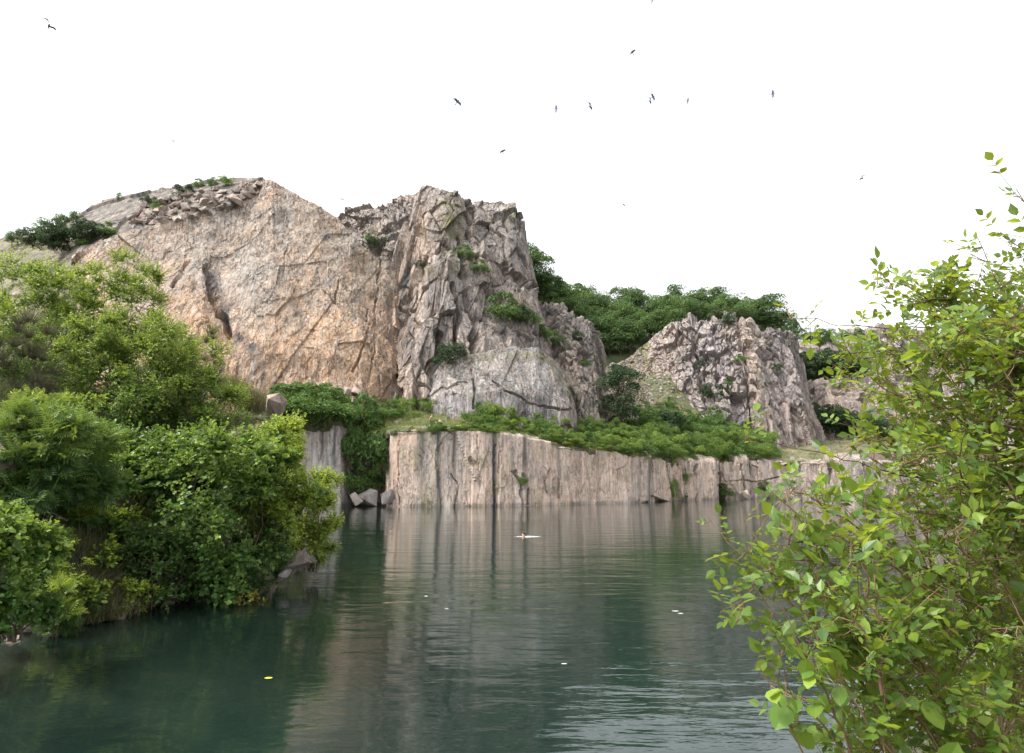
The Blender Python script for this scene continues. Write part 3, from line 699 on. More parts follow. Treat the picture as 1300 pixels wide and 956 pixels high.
# ------------------------------------------------------------------ foliage
def tmpl(kind):
    if kind == 'kite': V = [(0, 0, 0), (.33, .45, .06), (0, 1, 0), (-.33, .45, .06)]; Fs = [(0, 1, 2, 3)]
    elif kind == 'oval':   # folded along the midrib
        V = [(0, 0, 0), (.24, .22, .05), (.31, .52, .07), (0, 1, -.04), (-.31, .52, .07), (-.24, .22, .05), (0, .42, 0)]
        Fs = [(0, 1, 2, 6), (6, 2, 3), (0, 6, 4, 5), (6, 3, 4)]
    elif kind == 'broad':
        V = [(0, 0, 0), (.3, .12, .03), (.43, .42, .07), (.28, .78, .04), (0, 1, -.05), (-.28, .78, .04), (-.43, .42, .07), (-.3, .12, .03), (0, .35, 0), (0, .7, -.01)]
        Fs = [(0, 1, 2, 8), (8, 2, 3, 9), (9, 3, 4), (0, 8, 6, 7), (8, 9, 5, 6), (9, 4, 5)]
    elif kind == 'blade': V = [(-.016, 0, 0), (.016, 0, 0), (.012, .6, .08), (-.012, .6, .08), (0, 1, .3)]; Fs = [(0, 1, 2, 3), (3, 2, 4)]
    elif kind == 'frond':  # pinnate leaf: rachis plus leaflets
        V = []; Fs = []
        for k in range(6):
            y = .18 + .13 * k; L = .30 - .02 * abs(k - 2)
            for sgn in (-1, 1):
                i = len(V); V += [(0, y, 0), (sgn * L * .5, y + .09, .02), (sgn * L, y + .12, -.03), (sgn * L * .5, y + .005, .02)]
                Fs.append((i, i + 1, i + 2, i + 3) if sgn < 0 else (i, i + 3, i + 2, i + 1))
        i = len(V); V += [(-.045, .9, 0), (.045, .9, 0), (0, 1.15, -.04)]; Fs.append((i, i + 1, i + 2))
        i = len(V); V += [(-.006, 0, 0), (.006, 0, 0), (.004, .95, 0), (-.004, .95, 0)]; Fs.append((i, i + 1, i + 2, i + 3))
    return np.array(V, float), Fs
def unit(v): return v / (np.linalg.norm(v, axis=-1, keepdims=True) + 1e-9)
def leaves_mesh(name, P, A, Nn, S, kind, lit_young=None):
    """P base pos, A axis dir, Nn normal, S size"""
    V0, Fs = tmpl(kind)
    y = unit(A); x = unit(np.cross(y, Nn)); z = np.cross(x, y)
    V = P[:, None] + S[:, None, None] * (V0[None, :, 0:1] * x[:, None] + V0[None, :, 1:2] * y[:, None] + V0[None, :, 2:3] * z[:, None])
    n = len(P); k = len(V0); off = (np.arange(n) * k)[:, None]
    faces = []
    for L in (3, 4):
        fl = [f for f in Fs if len(f) == L]
        if fl: faces.append((np.array(fl)[None] + off[:, :, None]).reshape(-1, L))
    me = mesh_np(name, V, faces)
    if lit_young is not None:
        at_ = me.attributes.new('lit_young', 'FLOAT', 'POINT'); at_.data.foreach_set('value', np.repeat(lit_young, k).astype(np.float32))
    return me
def tubes_mesh(name, lines_, sides=5):
    """lines_: list of (pts (n,3), radii (n,))"""
    Vs = []; Fq = []; off = 0
    ang = np.arange(sides) / sides * 2 * np.pi
    for pts, rad in lines_:
        pts = np.asarray(pts, float); n = len(pts)
        t = unit(np.gradient(pts, axis=0)); ref = np.where(np.abs(t[:, 2:3]) > .9, np.array([[1., 0, 0]]), np.array([[0., 0, 1.]]))
        a = unit(np.cross(t, ref)); b = np.cross(t, a)
        ring = pts[:, None] + np.asarray(rad)[:, None, None] * (np.cos(ang)[None, :, None] * a[:, None] + np.sin(ang)[None, :, None] * b[:, None])
        Vs.append(ring.reshape(-1, 3))
        i = np.arange(n * sides).reshape(n, sides) + off; j = np.roll(i, -1, 1)
        Fq.append(np.stack([i[:-1], j[:-1], j[1:], i[1:]], -1).reshape(-1, 4)); off += n * sides
    return mesh_np(name, np.concatenate(Vs), [np.concatenate(Fq)], True)
def rdir(rng, n):
    v = rng.normal(size=(n, 3)); return unit(v)
def crown(rng, clumps, twigs, nleaf, lsize, upbias=.35, droop=.0, lvar=.42, spread=.5, inner=.25, nup=.7, puff=0):
    if puff:
        C, Rr = clumps; n = len(C) * twigs * nleaf; tw = rng.integers(0, len(C), n)
        d = rdir(rng, n); d[:, 2] = np.where(d[:, 2] < -.3, -d[:, 2], d[:, 2])
        lump = .82 + .36 * vnoise(d * 2.2 + C[tw] * 3, 9)
        P = C[tw] + d * (Rr[tw] * lump * (1 - .35 * rng.random(n) ** 3))[:, None] * np.array([1.05, 1.05, .85])
        A = unit(rng.normal(size=(n, 3)) + np.array([0, 0, -.1])); Nn = unit(d * 1.2 + rng.normal(size=(n, 3)) * .6 + np.array([0, 0, .3]))
        S = lsize * (1 + lvar * rng.normal(size=n)).clip(.4, 1.8)
        P = P - A * S[:, None] * .5
        c2 = crown(rng, clumps, max(3, int(twigs * puff)), nleaf, lsize * .9, upbias, droop, lvar, spread, .5, nup)
        return tuple(np.concatenate([a, b]) for a, b in zip((P, A, Nn, S), c2[:4])) + (c2[4],)
    """clumps: (c (m,3), r (m,)) -> leaves arrays and twig polylines"""
    C, Rr = clumps; m = len(C)
    cen = C.mean(0)
    tw = np.repeat(np.arange(m), twigs); n = len(tw)
    d = rdir(rng, n); out = unit(C[tw] - cen + 1e-3)
    d = unit(d + .5 * out + np.array([0, 0, upbias]))
    r = Rr[tw] * (.55 + .6 * rng.random(n) ** .7)
    end = C[tw] + d * r[:, None]; beg = C[tw] + d * (r * inner)[:, None]
    k = np.linspace(0, 1, nleaf)
    Pp = beg[:, None] + (end - beg)[:, None] * k[None, :, None]
    Pp[..., 2] -= droop * (k ** 2)[None] * r[:, None]
    side = unit(np.cross(d, np.array([0, 0, 1.])) + 1e-4)[:, None] * np.where(np.arange(nleaf) % 2 == 0, 1, -1)[None, :, None]
    A = unit(d[:, None] * .7 + side * .8 + rng.normal(size=(n, nleaf, 3)) * spread)
    Nn = unit(np.array([0, 0, nup]) + .45 * d[:, None] + rng.normal(size=(n, nleaf, 3)) * .55)
    S = lsize * (1 + lvar * rng.normal(size=(n, nleaf))).clip(.4, 1.8) * (1 - .3 * k[None] ** 3)
    return Pp.reshape(-1, 3), A.reshape(-1, 3), Nn.reshape(-1, 3), S.ravel(), (beg, end)
def ellipsoid_clumps(rng, n, r, h, cr, base=.15, shell=.6, gap=0, box=1.0):
    """clump centres in an upright egg of radius r and height h"""
    d = rdir(rng, n); q = (shell + (1 - shell) * rng.random(n)) 
    d = np.sign(d) * np.abs(d) ** box
    P = d * q[:, None] * np.array([r, r, h * (1 - base) / 2])
    P[:, 2] += h * (base + (1 - base) / 2)
    P[:, :2] *= (.65 + .7 * rng.random((n, 1)))
    return P, cr * (.65 + .7 * rng.random(n))
def limb(rng, a, b, r0, r1, n=6, bend=.12):
    a = np.array(a, float); b = np.array(b, float); t = np.linspace(0, 1, n)[:, None]
    L = np.linalg.norm(b - a); p = a + (b - a) * t
    p[:, 2] += np.sin(t[:, 0] * np.pi) * L * bend * .5
    p[1:-1] += rng.normal(size=(n - 2, 3)) * L * bend * .18
    return p, np.linspace(r0, r1, n)
def plant(name, seed, r, h, nclump, cr, twigs, nleaf, lsize, kind, lmat, parts=('foliage', 'stem'), trunk=None, base=.12, stemr=.03, showtwigs=False, clumps=None, youngness=1.5, **kw):
    """prototype plant rooted at its own origin"""
    rng = np.random.default_rng(seed)
    if clumps is None: clumps = ellipsoid_clumps(rng, nclump, r, h, cr, base, **(dict(box=.6, shell=.45) if showtwigs else {}))
    Pp, A, Nn, S, (tb, te) = crown(rng, clumps, twigs, nleaf, lsize, **kw)
    root = empty(name, (0, 0, 0)); yg = None
    if showtwigs:
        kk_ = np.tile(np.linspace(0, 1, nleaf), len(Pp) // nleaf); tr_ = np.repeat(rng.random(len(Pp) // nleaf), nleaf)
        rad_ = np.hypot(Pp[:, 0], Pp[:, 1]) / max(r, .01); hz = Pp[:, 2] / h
        yg = np.clip((kk_ * .7 + .2) * (.5 * rad_ + 1.0 * hz - .55 + .9 * (tr_ - .5)) * youngness, 0, .95)  # young tips; lit crown tops and outsides also put into leaf colour
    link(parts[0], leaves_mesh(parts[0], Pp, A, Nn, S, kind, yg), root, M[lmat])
    ls = []
    C = clumps[0]
    if trunk:
        th, tr = trunk
        ls.append(limb(rng, (0, 0, -.5), (rng.normal() * .15 * r, rng.normal() * .15 * r, th), tr, tr * .45, 8, .06))
        top = ls[0][0]
        for c in C:
            s = top[int(np.clip(np.interp(c[2] * .6, top[:, 2], np.arange(8)), 1, 7))]
            ls.append(limb(rng, s, c, tr * .4, tr * .1))
    else:
        for c in (C if not showtwigs else C[::3]): ls.append(limb(rng, (rng.normal() * .2 * r, rng.normal() * .2 * r, -.3), c, stemr * .8, stemr * .25))
    if showtwigs:
        for i in range(0, len(tb)): ls.append((np.array([tb[i], (tb[i] + te[i]) / 2, te[i]]), np.array([stemr * .22, stemr * .16, stemr * .08])))
    link(parts[1], tubes_mesh(parts[1], ls, 5 if not showtwigs else 4), root, M['bark'])
    root['_h'] = h; root['_r'] = r
    return root

def put(proto, first, loc, s, rz, label=None, cat=None, group=None, sz=None):
    o = proto if not first else copy_tree(proto)
    o.location = loc; o.rotation_euler = (0, 0, rz)
    sz = sz if sz is not None else s
    o.scale = (s, s, sz)
    if label: o['label'] = label
    if cat: o['category'] = cat
    if group: o['group'] = group
    for k in ('_h', '_r'):
        pass
    return o
used = {}
def place(key, loc, s, label, cat, group=None, sz=None, rz=None):
    pr = PROT[key]
    first = used.get(key, False); used[key] = True
    return put(pr, first, loc, s, rz if rz is not None else RNG.random() * 6.28, label, cat, group, sz)
RNG = random.Random(5)
PROT = {}
PROT['broadleaf'] = plant('broadleaf_tree', 11, 3.3, 8.5, 22, 1.45, 26, 9, .27, 'kite', 'leaf_far', ('crown', 'trunk'), (6, .16), base=.2, puff=.25)
PROT['broadleaf2'] = plant('broadleaf_tree', 12, 4.0, 8.0, 26, 1.6, 28, 9, .27, 'kite', 'leaf_far', ('crown', 'trunk'), (5.5, .18), base=.15, puff=.25)
PROT['broadleaf3'] = plant('broadleaf_tree', 13, 2.7, 9.0, 20, 1.3, 26, 9, .25, 'kite', 'leaf_far', ('crown', 'trunk'), (6.5, .14), base=.15, puff=.3)
PROT['dark_tree'] = plant('pine_tree', 14, 3.2, 10.5, 42, 1.2, 30, 9, .2, 'kite', 'leaf_dark', ('crown', 'trunk'), (8.5, .2), base=.05, upbias=.15, puff=.4)
PROT['bush_a'] = plant('bush', 21, 1.5, 2.8, 16, .62, 26, 8, .135, 'kite', 'leaf_ledge', base=.05, stemr=.025, puff=.5)
PROT['bush_b'] = plant('bush', 22, 1.7, 2.6, 18, .6, 22, 8, .14, 'kite', 'leaf_ledge', base=.05, stemr=.025, upbias=.9, puff=.9)
PROT['bush_c'] = plant('bush', 23, 1.7, 3.0, 18, .7, 28, 8, .14, 'kite', 'leaf_ledge2', base=.03, stemr=.025, puff=.4)
PROT['bush_d'] = plant('bush', 24, 1.8, 2.4, 18, .66, 28, 8, .14, 'kite', 'leaf_dark', base=.03, stemr=.025, puff=.4)
PROT['sapling'] = plant('bush', 25, .9, 3.2, 12, .5, 24, 8, .135, 'kite', 'leaf_ledge', base=.05, stemr=.025, upbias=.9, puff=.8)

# wood on the hill: three rows
WG = 'trees of the wood above the far cliff'
def tree_row(px, py, key, hpx, label, group=WG, names=('wooded_hill',)):
    p = hit(px, py, names)
    if p is None: return
    h = hpx * p.y / F; s = h / {'broadleaf': 8.5, 'broadleaf2': 8.0, 'broadleaf3': 9.0, 'dark_tree': 10.5}[key]
    place(key, (p.x, p.y, p.z - .4), s, label, 'tree', group, rz=None)
kk = ['broadleaf', 'broadleaf2', 'broadleaf3']
i = 0
for row, (off, hp, n) in enumerate([(4, 40, 17), (18, 46, 18), (34, 46, 17), (50, 46, 9)]):
    for j in range(n):
        px = 672 + (j + .5 * (row % 2)) * 19.0 + RNG.uniform(-4, 4)
        if row == 3: px = 690 + j * 14
        top = np.interp(px, [660, 700, 760, 800, 860, 930, 985, 1010], [372, 388, 400, 402, 400, 404, 422, 440])
        bot = np.interp(px, [690, 745, 800, 860, 930, 985, 1005], [440, 458, 450, 425, 414, 428, 440])
        py = min(top + off, bot)
        if py >= bot and row > 1 and px > 870: continue
        lab = ['tall leafy tree on the skyline of the wood above the far cliff', 'leafy tree in the middle rows of the wood above the far cliff', 'leafy tree standing at the lower edge of the wood above the far cliff', 'leafy tree on the slope between the tower cliff and the far cliff'][row]
        tree_row(px, py, kk[(i * 7 + row) % 3], hp * RNG.uniform(.8, 1.15), lab, WG if row < 3 else 'trees on the slope beside the tower cliff'); i += 1
# trees right against the tower
for px, py, hp in [(672, 372, 62), (690, 388, 55), (668, 345, 45), (708, 402, 48), (700, 384, 42), (722, 412, 44), (738, 418, 38)]:
    P = P3(px, py, 158); place(kk[i % 3], (P[0], P[1], P[2] - 1), hp * 158 / F / 8.5, 'leafy tree growing close behind the right shoulder of the tower cliff', 'tree', 'trees behind the right shoulder of the tower cliff'); i += 1

# farthest right: bushes and trees on the terraces
for px, py, hp, key in [(1012, 470, 26, 'bush_d'), (1025, 474, 24, 'bush_d'), (1038, 476, 28, 'bush_d'), (1052, 478, 30, 'bush_d'), (1066, 480, 30, 'bush_d'), (1078, 480, 28, 'bush_d'), (1090, 478, 26, 'bush_d'), (1008, 484, 22, 'bush_d'), (1030, 486, 20, 'bush_d'), (1048, 486, 22, 'bush_d')]:
    P = P3(px, py, 236); place(key, (P[0], P[1], P[2]), hp * 236 / F / 2.4, 'dark green bush on the terrace right of the far cliff', 'bush', 'dark bushes on the far terraces')
for px, py, hp in [(1005, 434, 26), (1022, 438, 26), (1040, 440, 26), (1056, 438, 24), (1072, 432, 18), (1090, 428, 14), (1150, 424, 10)]:
    P = P3(px, py, 285); place(kk[i % 3], (P[0], P[1], P[2] - 1), hp * 285 / F / 8.5, 'small distant tree on the upper terrace at the far right', 'tree', 'distant trees on the upper terrace'); i += 1
for px, py, hp in [(1035, 545, 30), (1050, 548, 32), (1064, 550, 30), (1042, 530, 20), (1078, 552, 30), (1095, 556, 30), (1115, 560, 30), (1140, 564, 30)]:
    P = P3(px, py, 200); place('bush_d', (P[0], P[1], P[2] - .5), hp * 200 / F / 2.4, 'dark bush below the lowest terrace at the far right', 'bush', 'dark bushes at the foot of the terraces')
# dark pine on the talus
p = hit(788, 549, ('quarry_bench',))
place('dark_tree', (p.x, p.y, p.z - .4), 92 * p.y / F / 10.5, 'dark broad pine standing alone on the scree between the two cliffs', 'tree', sz=92 * p.y / F / 10.5)
# lone trees and bushes on the tower
for px, py, hp, key, lab in [
    (640, 412, 42, 'bush_c', 'tall deep green bush on the ledge at the foot of the cliff crest'),
    (672, 412, 22, 'bush_c', 'round bright bush at the right end of the crest ledge'),
    (655, 408, 22, 'bush_d', 'dark bush between the tall bush and the round bush on the crest ledge'),
    (690, 430, 20, 'bush_c', 'green bush on the slope right of the crest ledge'),
    (704, 440, 22, 'bush_c', 'green bush above the stepped cliff'),
    (566, 462, 28, 'bush_d', 'dark bush clinging to the ledge above the smooth grey cliff wall'),
    (475, 318, 20, 'bush_d', 'dark bush in the notch between pink face and tower'),
    (468, 308, 13, 'bush_c', 'small green bush higher in the notch left of the tower'),
    (590, 328, 20, 'bush_c', 'small green tuft on the tower cliff below its summit'),
    (610, 345, 18, 'bush_c', 'small bush on the tower right of the green tuft'),
    (536, 338, 10, 'bush_d', 'tiny dark bush on the pink ridge of the tower'),
    (600, 510, 8, 'bush_a', 'tiny bright fern on the grey cliff wall left part'),
    (742, 465, 12, 'bush_c', 'small bush on the stepped cliff near its right edge'),
    (733, 432, 12, 'bush_d', 'dark tuft high on the stepped cliff'),
    (908, 540, 24, 'bush_c', 'bush at the foot of the far cliff left of its pale rib'),
    (905, 505, 20, 'bush_d', 'dark bush in the middle gully of the far cliff'),
    (888, 470, 14, 'bush_d', 'small dark bush on the left part of the far cliff'),
    (925, 490, 12, 'bush_c', 'small bush on a ledge in the middle of the far cliff'),
    (940, 460, 12, 'bush_c', 'small bush below the pale rib top of the far cliff'),
    (926, 412, 13, 'bush_d', 'dark bush on the top edge of the far cliff near its pale rib'),
    (985, 470, 10, 'bush_d', 'dark tuft on the right half of the far cliff')]:
    p = hit(px, py)
    place(key, (p.x, p.y + .2, p.z - .3), hp * p.y / F / {'bush_a': 2.8, 'bush_b': 2.6, 'bush_c': 3.0, 'bush_d': 2.4}[key], lab, 'bush')
# left hilltop greenery
for px, py, hp, key, lab in [
    (70, 296, 34, 'broadleaf2', 'rounded tree on the skyline at the far left'), (95, 284, 24, 'broadleaf', 'small tree on the skyline beside the bare slab'),
    (45, 302, 26, 'broadleaf3', 'leafy tree low on the skyline at the far left'), (15, 308, 22, 'broadleaf', 'leafy tree leftmost on the skyline')]:
    P = P3(px, py, 142); place(key, (P[0], P[1], P[2] - 1), hp * 142 / F / 8.5, lab, 'tree')
for px, py, hp, key in [(60, 308, 26, 'bush_d'), (82, 308, 28, 'bush_d'), (105, 306, 26, 'bush_d'), (122, 304, 22, 'bush_d'), (135, 300, 16, 'bush_c'), (40, 312, 22, 'bush_d'), (72, 318, 20, 'bush_d'), (110, 316, 16, 'bush_c')]:
    P = P3(px, py, 122); place(key, (P[0], P[1], P[2] - .2), hp * 122 / F / 2.4, 'dark broom bush on the slope below the bare slab at the top left', 'bush', 'broom bushes on the left hilltop slope')
for px, py, hp, key, lab in [(232, 250, 20, 'bush_d', 'dark bush on the skyline above the boulder pile'), (190, 258, 14, 'bush_d', 'dark bush left of the boulder pile'), (200, 266, 13, 'bush_c', 'low green bush under the dark one at the left of the boulder pile'),
                             (286, 236, 15, 'bush_a', 'bright green bush on the highest boulders'), (270, 236, 12, 'bush_c', 'wispy bush on the skyline left of the bright green one'), (252, 238, 12, 'bush_c', 'small bush on the skyline over the middle of the boulder pile'), (150, 252, 9, 'sapling', 'tiny sapling on the skyline of the bare slab')]:
    p = hit(px, py) or Vector(P3(px, py, 138)); place(key, (p.x, p.y, p.z - .3), hp * p.y / F / 2.7, lab, 'bush')

# bench vegetation
def bench_bush(px, py, hp, key, lab, group, sx=1.0):
    p = hit(px, py, ('quarry_bench',))
    if p is None: return
    H_ = {'bush_a': 2.8, 'bush_b': 2.6, 'bush_c': 3.0, 'bush_d': 2.4, 'sapling': 3.2}[key]
    sz = hp * p.y / F / H_
    place(key, (p.x, p.y, p.z - .15), sz * sx, lab, 'bush', group, sz)
for px, py, hp in [(352, 530, 40), (368, 534, 44), (384, 536, 46), (402, 538, 46), (420, 540, 44), (436, 538, 32), (392, 520, 32), (412, 522, 34), (376, 514, 28), (358, 512, 24), (430, 520, 26)]:
    bench_bush(px, py, hp, 'bush_c', 'deep green bush in the thicket on the left end of the ledge', 'thicket on the left end of the ledge', 1.15)
for px, py, hp, key, lab in [(452, 540, 26, 'bush_a', 'bright bush above the big hanging bush on the ledge'), (470, 540, 30, 'bush_c', 'green bush right above the hanging bush'), (497, 534, 26, 'bush_c', 'dark rounded bush left of the grey ledge boulder'),
                             (551, 549, 16, 'bush_c', 'round bush at the wall edge in front of the two bathers'), (476, 516, 20, 'bush_c', 'bush at the cliff foot beside the standing bather'), (515, 524, 18, 'bush_a', 'light bush at the cliff foot above the grey ledge boulder')]:
    bench_bush(px, py, hp, key, lab, None, 1.2)
for px, py, hp, key in [(505, 518, 16, 'bush_c'), (522, 521, 18, 'bush_a'), (534, 522, 17, 'bush_b'), (546, 523, 15, 'bush_a'), (560, 524, 18, 'sapling'), (572, 526, 18, 'bush_a'), (586, 528, 20, 'bush_b'), (528, 530, 9, 'bush_a'), (490, 530, 14, 'bush_c')]:
    bench_bush(px, py, hp, key, 'light green bush at the foot of the tower behind the pair of bathers', 'light bushes at the tower foot', 1.3)
BG = 'bright bushes along the edge of the low wall'
n = 0
for row in range(3):
    for j in range(22):
        px = 566 + j * 11.3 + RNG.uniform(-4, 4) + row * 4
        if row == 2 and px < 600: continue
        e = np.interp(px, [x[0] for x in edge], [x[1] for x in edge]); py = e - 2 - row * 7.5 + RNG.uniform(-2, 1)
        hp = [17, 22, 22][row] * RNG.uniform(.75, 1.25)
        if px < 592 and row > 0: continue
        if px < 592: hp *= .5
        bench_bush(px, py, hp, ['bush_a', 'bush_b', 'sapling', 'bush_b', 'sapling', 'bush_c'][n % 6], 'bright green bush in the row on the ledge above the pink low wall', BG); n += 1
for j in range(26):
    px = 560 + j * 9.4 + RNG.uniform(-3, 3); e = np.interp(px, [x[0] for x in edge], [x[1] for x in edge])
    bench_bush(px, e - .6, 10 * RNG.uniform(.7, 1.3), ['bush_a', 'bush_b'][j % 2], 'low bright bush hanging over the top edge of the pink low wall', 'low bushes over the wall edge', 1.5)
for row in range(3):
    for j in range(17):
        px = 806 + j * 11 + RNG.uniform(-4, 4)
        e = np.interp(px, [x[0] for x in edge], [x[1] for x in edge]); py = e - 1 - row * 8 + RNG.uniform(-2, 1)
        if row and px > 975: continue
        bench_bush(px, py, [20, 24, 24][row] * RNG.uniform(.8, 1.2) * (1 if px < 985 else .5), ['bush_a', 'bush_c', 'bush_b', 'bush_c', 'bush_a'][n % 5], 'green bush on the ledge above the jointed right part of the wall', 'bushes on the right part of the ledge'); n += 1
for px, py, hp in [(812, 545, 26), (828, 552, 28), (845, 548, 26), (862, 552, 28), (880, 556, 28), (898, 558, 26), (916, 560, 26), (935, 562, 24), (952, 566, 22), (968, 568, 20), (820, 530, 20), (838, 532, 20), (856, 534, 18), (872, 540, 20), (850, 518, 14), (890, 545, 20), (762, 562, 16), (800, 562, 16), (910, 548, 16), (930, 552, 16), (826, 540, 20)]:
    bench_bush(px, py, hp, 'bush_d' if (int(px) % 2) else 'bush_c', 'dark green bush on the slope between the pine and the far cliff', 'dark bushes on the slope below the far cliff', 1.15)
# bushes on the low wall face
for px, py, hp, wd, key, lab in [(459, 612, 100, 62, 'bush_c', 'big dark bush hanging down the recess in the low wall'), (442, 590, 60, 30, 'bush_c', 'left flank of greenery in the wall recess'),
                             (481, 628, 36, 40, 'bush_a', 'olive green bush at the foot of the wall recess'), (447, 630, 40, 36, 'bush_c', 'low dark bush at the waterside in the wall recess'),
                             (855, 636, 24, 16, 'bush_a', 'green bush at the waterline on the jointed wall'), (869, 614, 18, 11, 'bush_c', 'small bush halfway up the jointed wall'), (870, 634, 9, 8, 'bush_c', 'tiny bush beside the waterline bush'),
                             (920, 634, 18, 18, 'bush_c', 'dark bush at the waterline where the far wall begins'), (664, 616, 14, 12, 'bush_c', 'thin tuft growing from a crack in the pink wall'), (968, 624, 12, 14, 'bush_d', 'low bush on a ledge of the far wall')]:
    e = np.interp(px, [x[0] for x in edge], [x[3] for x in edge]); dd = e - (1.6 if hp > 30 else .5)
    P = P3(px, py, dd); place(key, tuple(P), wd * dd / F / 3.4, lab, 'bush', None, hp * dd / F / {'bush_c': 3.0, 'bush_a': 2.8, 'bush_d': 2.4}[key])

# ------------------------------------------------------------------ left bank shrubs
def gl_(x, y): return float(terrain_z(np.array([x]), np.array([y]))[0])
def bank(name, seed, px, depth, top, width, ncl, cr, twigs, nleaf, ls, kind, mat, label, bottom=None, showtwigs=True, stretch=1.0, base=.03, cat='shrub', **kw):
    X = float(P3(px, 500, depth)[0]); X2 = float(P3(px, top, depth)[0]); z0 = max(gl_(X, depth), .05)
    if bottom is not None: z0 = float(P3(px, bottom, depth)[2])
    zt = float(P3(px, top, depth)[2]); h = zt - z0
    X = X2 * .5 + X * .5
    r = width / 2 * depth / F
    ncl = int(ncl * 1.55); ls *= 1.15; twigs = int(twigs * .9)
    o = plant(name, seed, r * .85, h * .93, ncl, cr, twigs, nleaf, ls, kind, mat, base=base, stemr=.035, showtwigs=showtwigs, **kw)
    o.location = (X, depth, z0); tag(o, label, cat)
    return o

def B_(name, seed, px, depth, top, width, ncl, cr, twigs, nleaf, ls, kind, mat, label, **kw): return bank(name, seed, px, depth, top, width, ncl, cr, twigs, nleaf, ls, kind, mat, label, **kw)
B_('hazel_shrub', 31, 268, 24.6, 528, 225, 84, .72, 46, 10, .105, 'broad', 'leaf_hazel', 'large dense hazel shrub leaning over the water at the end of the left bank', bottom=775, base=.02, youngness=0.55)
B_('lime_green_shrub', 32, 352, 25.6, 528, 110, 30, .5, 44, 10, .09, 'oval', 'leaf_lime', 'yellow green shrub on the right shoulder of the big hazel', bottom=680)
B_('willow_shrub', 33, 404, 28.5, 592, 76, 26, .46, 44, 10, .08, 'oval', 'leaf_lime', 'yellow green willow reaching out over the water at the tip of the left bank', bottom=716)
B_('lime_green_shrub', 34, 362, 30, 522, 56, 24, .42, 36, 10, .08, 'oval', 'leaf_lime', 'tall wispy yellow green shrub before the striped wall', bottom=660, base=.2)
B_('birch_shrub', 35, 172, 29.5, 395, 185, 62, .8, 56, 11, .08, 'oval', 'leaf_birch', 'rounded birch bush with yellow tips in the middle of the left bank', bottom=560, youngness=1.15)
B_('birch_shrub', 36, 252, 30.5, 445, 125, 36, .75, 52, 11, .08, 'oval', 'leaf_birch', 'smaller birch bush to the right of the rounded one', bottom=580, youngness=1.0)
B_('hawthorn_shrub', 37, 55, 34, 312, 165, 54, .85, 46, 10, .09, 'oval', 'leaf_birch', 'tall loose hawthorn at the top left of the bank', bottom=500)
B_('hawthorn_shrub', 38, 150, 35, 318, 120, 40, .78, 44, 10, .085, 'oval', 'leaf_birch', 'yellow tipped hawthorn in front of the pink cliff', bottom=470)
B_('broom_bush', 39, 15, 27, 390, 130, 44, .7, 80, 9, .12, 'blade', 'leaf_broom', 'dark feathery broom at the left edge of the photo', bottom=560, upbias=1.0, youngness=0.4)
B_('broom_bush', 40, 232, 35, 415, 100, 30, .62, 70, 9, .12, 'blade', 'leaf_broom', 'feathery dark broom between the birch bush and the cliff', bottom=520, upbias=1.0)
B_('rowan_shrub', 41, 76, 20.5, 505, 125, 34, .45, 15, 6, .36, 'frond', 'leaf_rowan', 'rowan shrub with feathery compound leaves at the left', bottom=648, youngness=.8)
B_('alder_shrub', 42, 0, 14.5, 632, 140, 40, .36, 30, 9, .09, 'broad', 'leaf_hazel', 'light green alder shoots at the lower left corner by the water', bottom=822, youngness=0.6)
B_('alder_shrub', 43, 165, 25.5, 540, 110, 40, .6, 42, 10, .095, 'broad', 'leaf_hazel', 'shaded alder bush between the rowan and the hazel', bottom=665, youngness=0.3)
B_('dark_shrub', 44, 110, 31, 450, 230, 56, .8, 44, 10, .095, 'oval', 'leaf_hazel', 'dark undergrowth shrub beneath the rounded birch bush', bottom=620, youngness=0.3)
B_('dark_shrub', 45, 20, 30, 430, 140, 40, .8, 44, 10, .095, 'oval', 'leaf_hazel', 'dark undergrowth shrub behind the rowan', bottom=620, youngness=0.3)
B_('hawthorn_shrub', 46, -60, 28, 340, 150, 40, .75, 40, 9, .10, 'oval', 'leaf_birch', 'tall hawthorn just beyond the left edge of the picture', bottom=560)
B_('bramble_clump', 47, 45, 16.5, 700, 90, 24, .3, 26, 8, .085, 'broad', 'leaf_hazel', 'leafy bramble clump above the water beside the dry grass', bottom=795, youngness=0.5)
B_('dark_shrub', 49, 205, 22.5, 660, 90, 24, .45, 34, 9, .08, 'oval', 'leaf_hazel', 'low dark shrub between the dry grass and the hazel', bottom=780, youngness=0.2)

LOWP = [('fern_clump', 'frond', 'leaf_rowan', .24, 'feathery fern clump on the grassy slope'), ('leafy_herb', 'broad', 'leaf_hazel', .075, 'low leafy herb clump on the grassy slope'), ('bramble_shoots', 'oval', 'leaf_lime', .07, 'light green shoots on the grassy slope')]
for k, (px, dd, top, w_, where) in enumerate([(120, 22, 655, 40, 'under the rowan'), (150, 21.5, 690, 36, 'in the middle of the dry grass'), (108, 19.5, 700, 40, 'left of the dry grass'), (95, 18.6, 738, 36, 'at the waterline left of the dry grass'), (160, 23, 650, 44, 'below the shaded alder'), (185, 21.4, 735, 40, 'at the waterline right of the dry grass'),
                                            (70, 19.5, 668, 44, 'below the rowan stem'), (130, 20.2, 735, 30, 'in front of the dry grass'), (20, 24, 560, 60, 'behind the reddish boulder'), (60, 25, 500, 60, 'above the rowan'), (110, 27, 505, 60, 'right above the rowan'), (300, 36, 490, 40, 'beside the straw coloured knoll grass'), (262, 34, 510, 50, 'at the foot of the smaller birch bush')]):
    nm_, kd_, mt_, ls_, lb_ = LOWP[k % 3]
    bank(nm_, 300 + k, px, dd, top, w_, 12, .16 * dd / 20 + .08, 14 if kd_ != 'frond' else 7, 6, ls_, kd_, mt_, lb_ + ' ' + where, cat='plant')

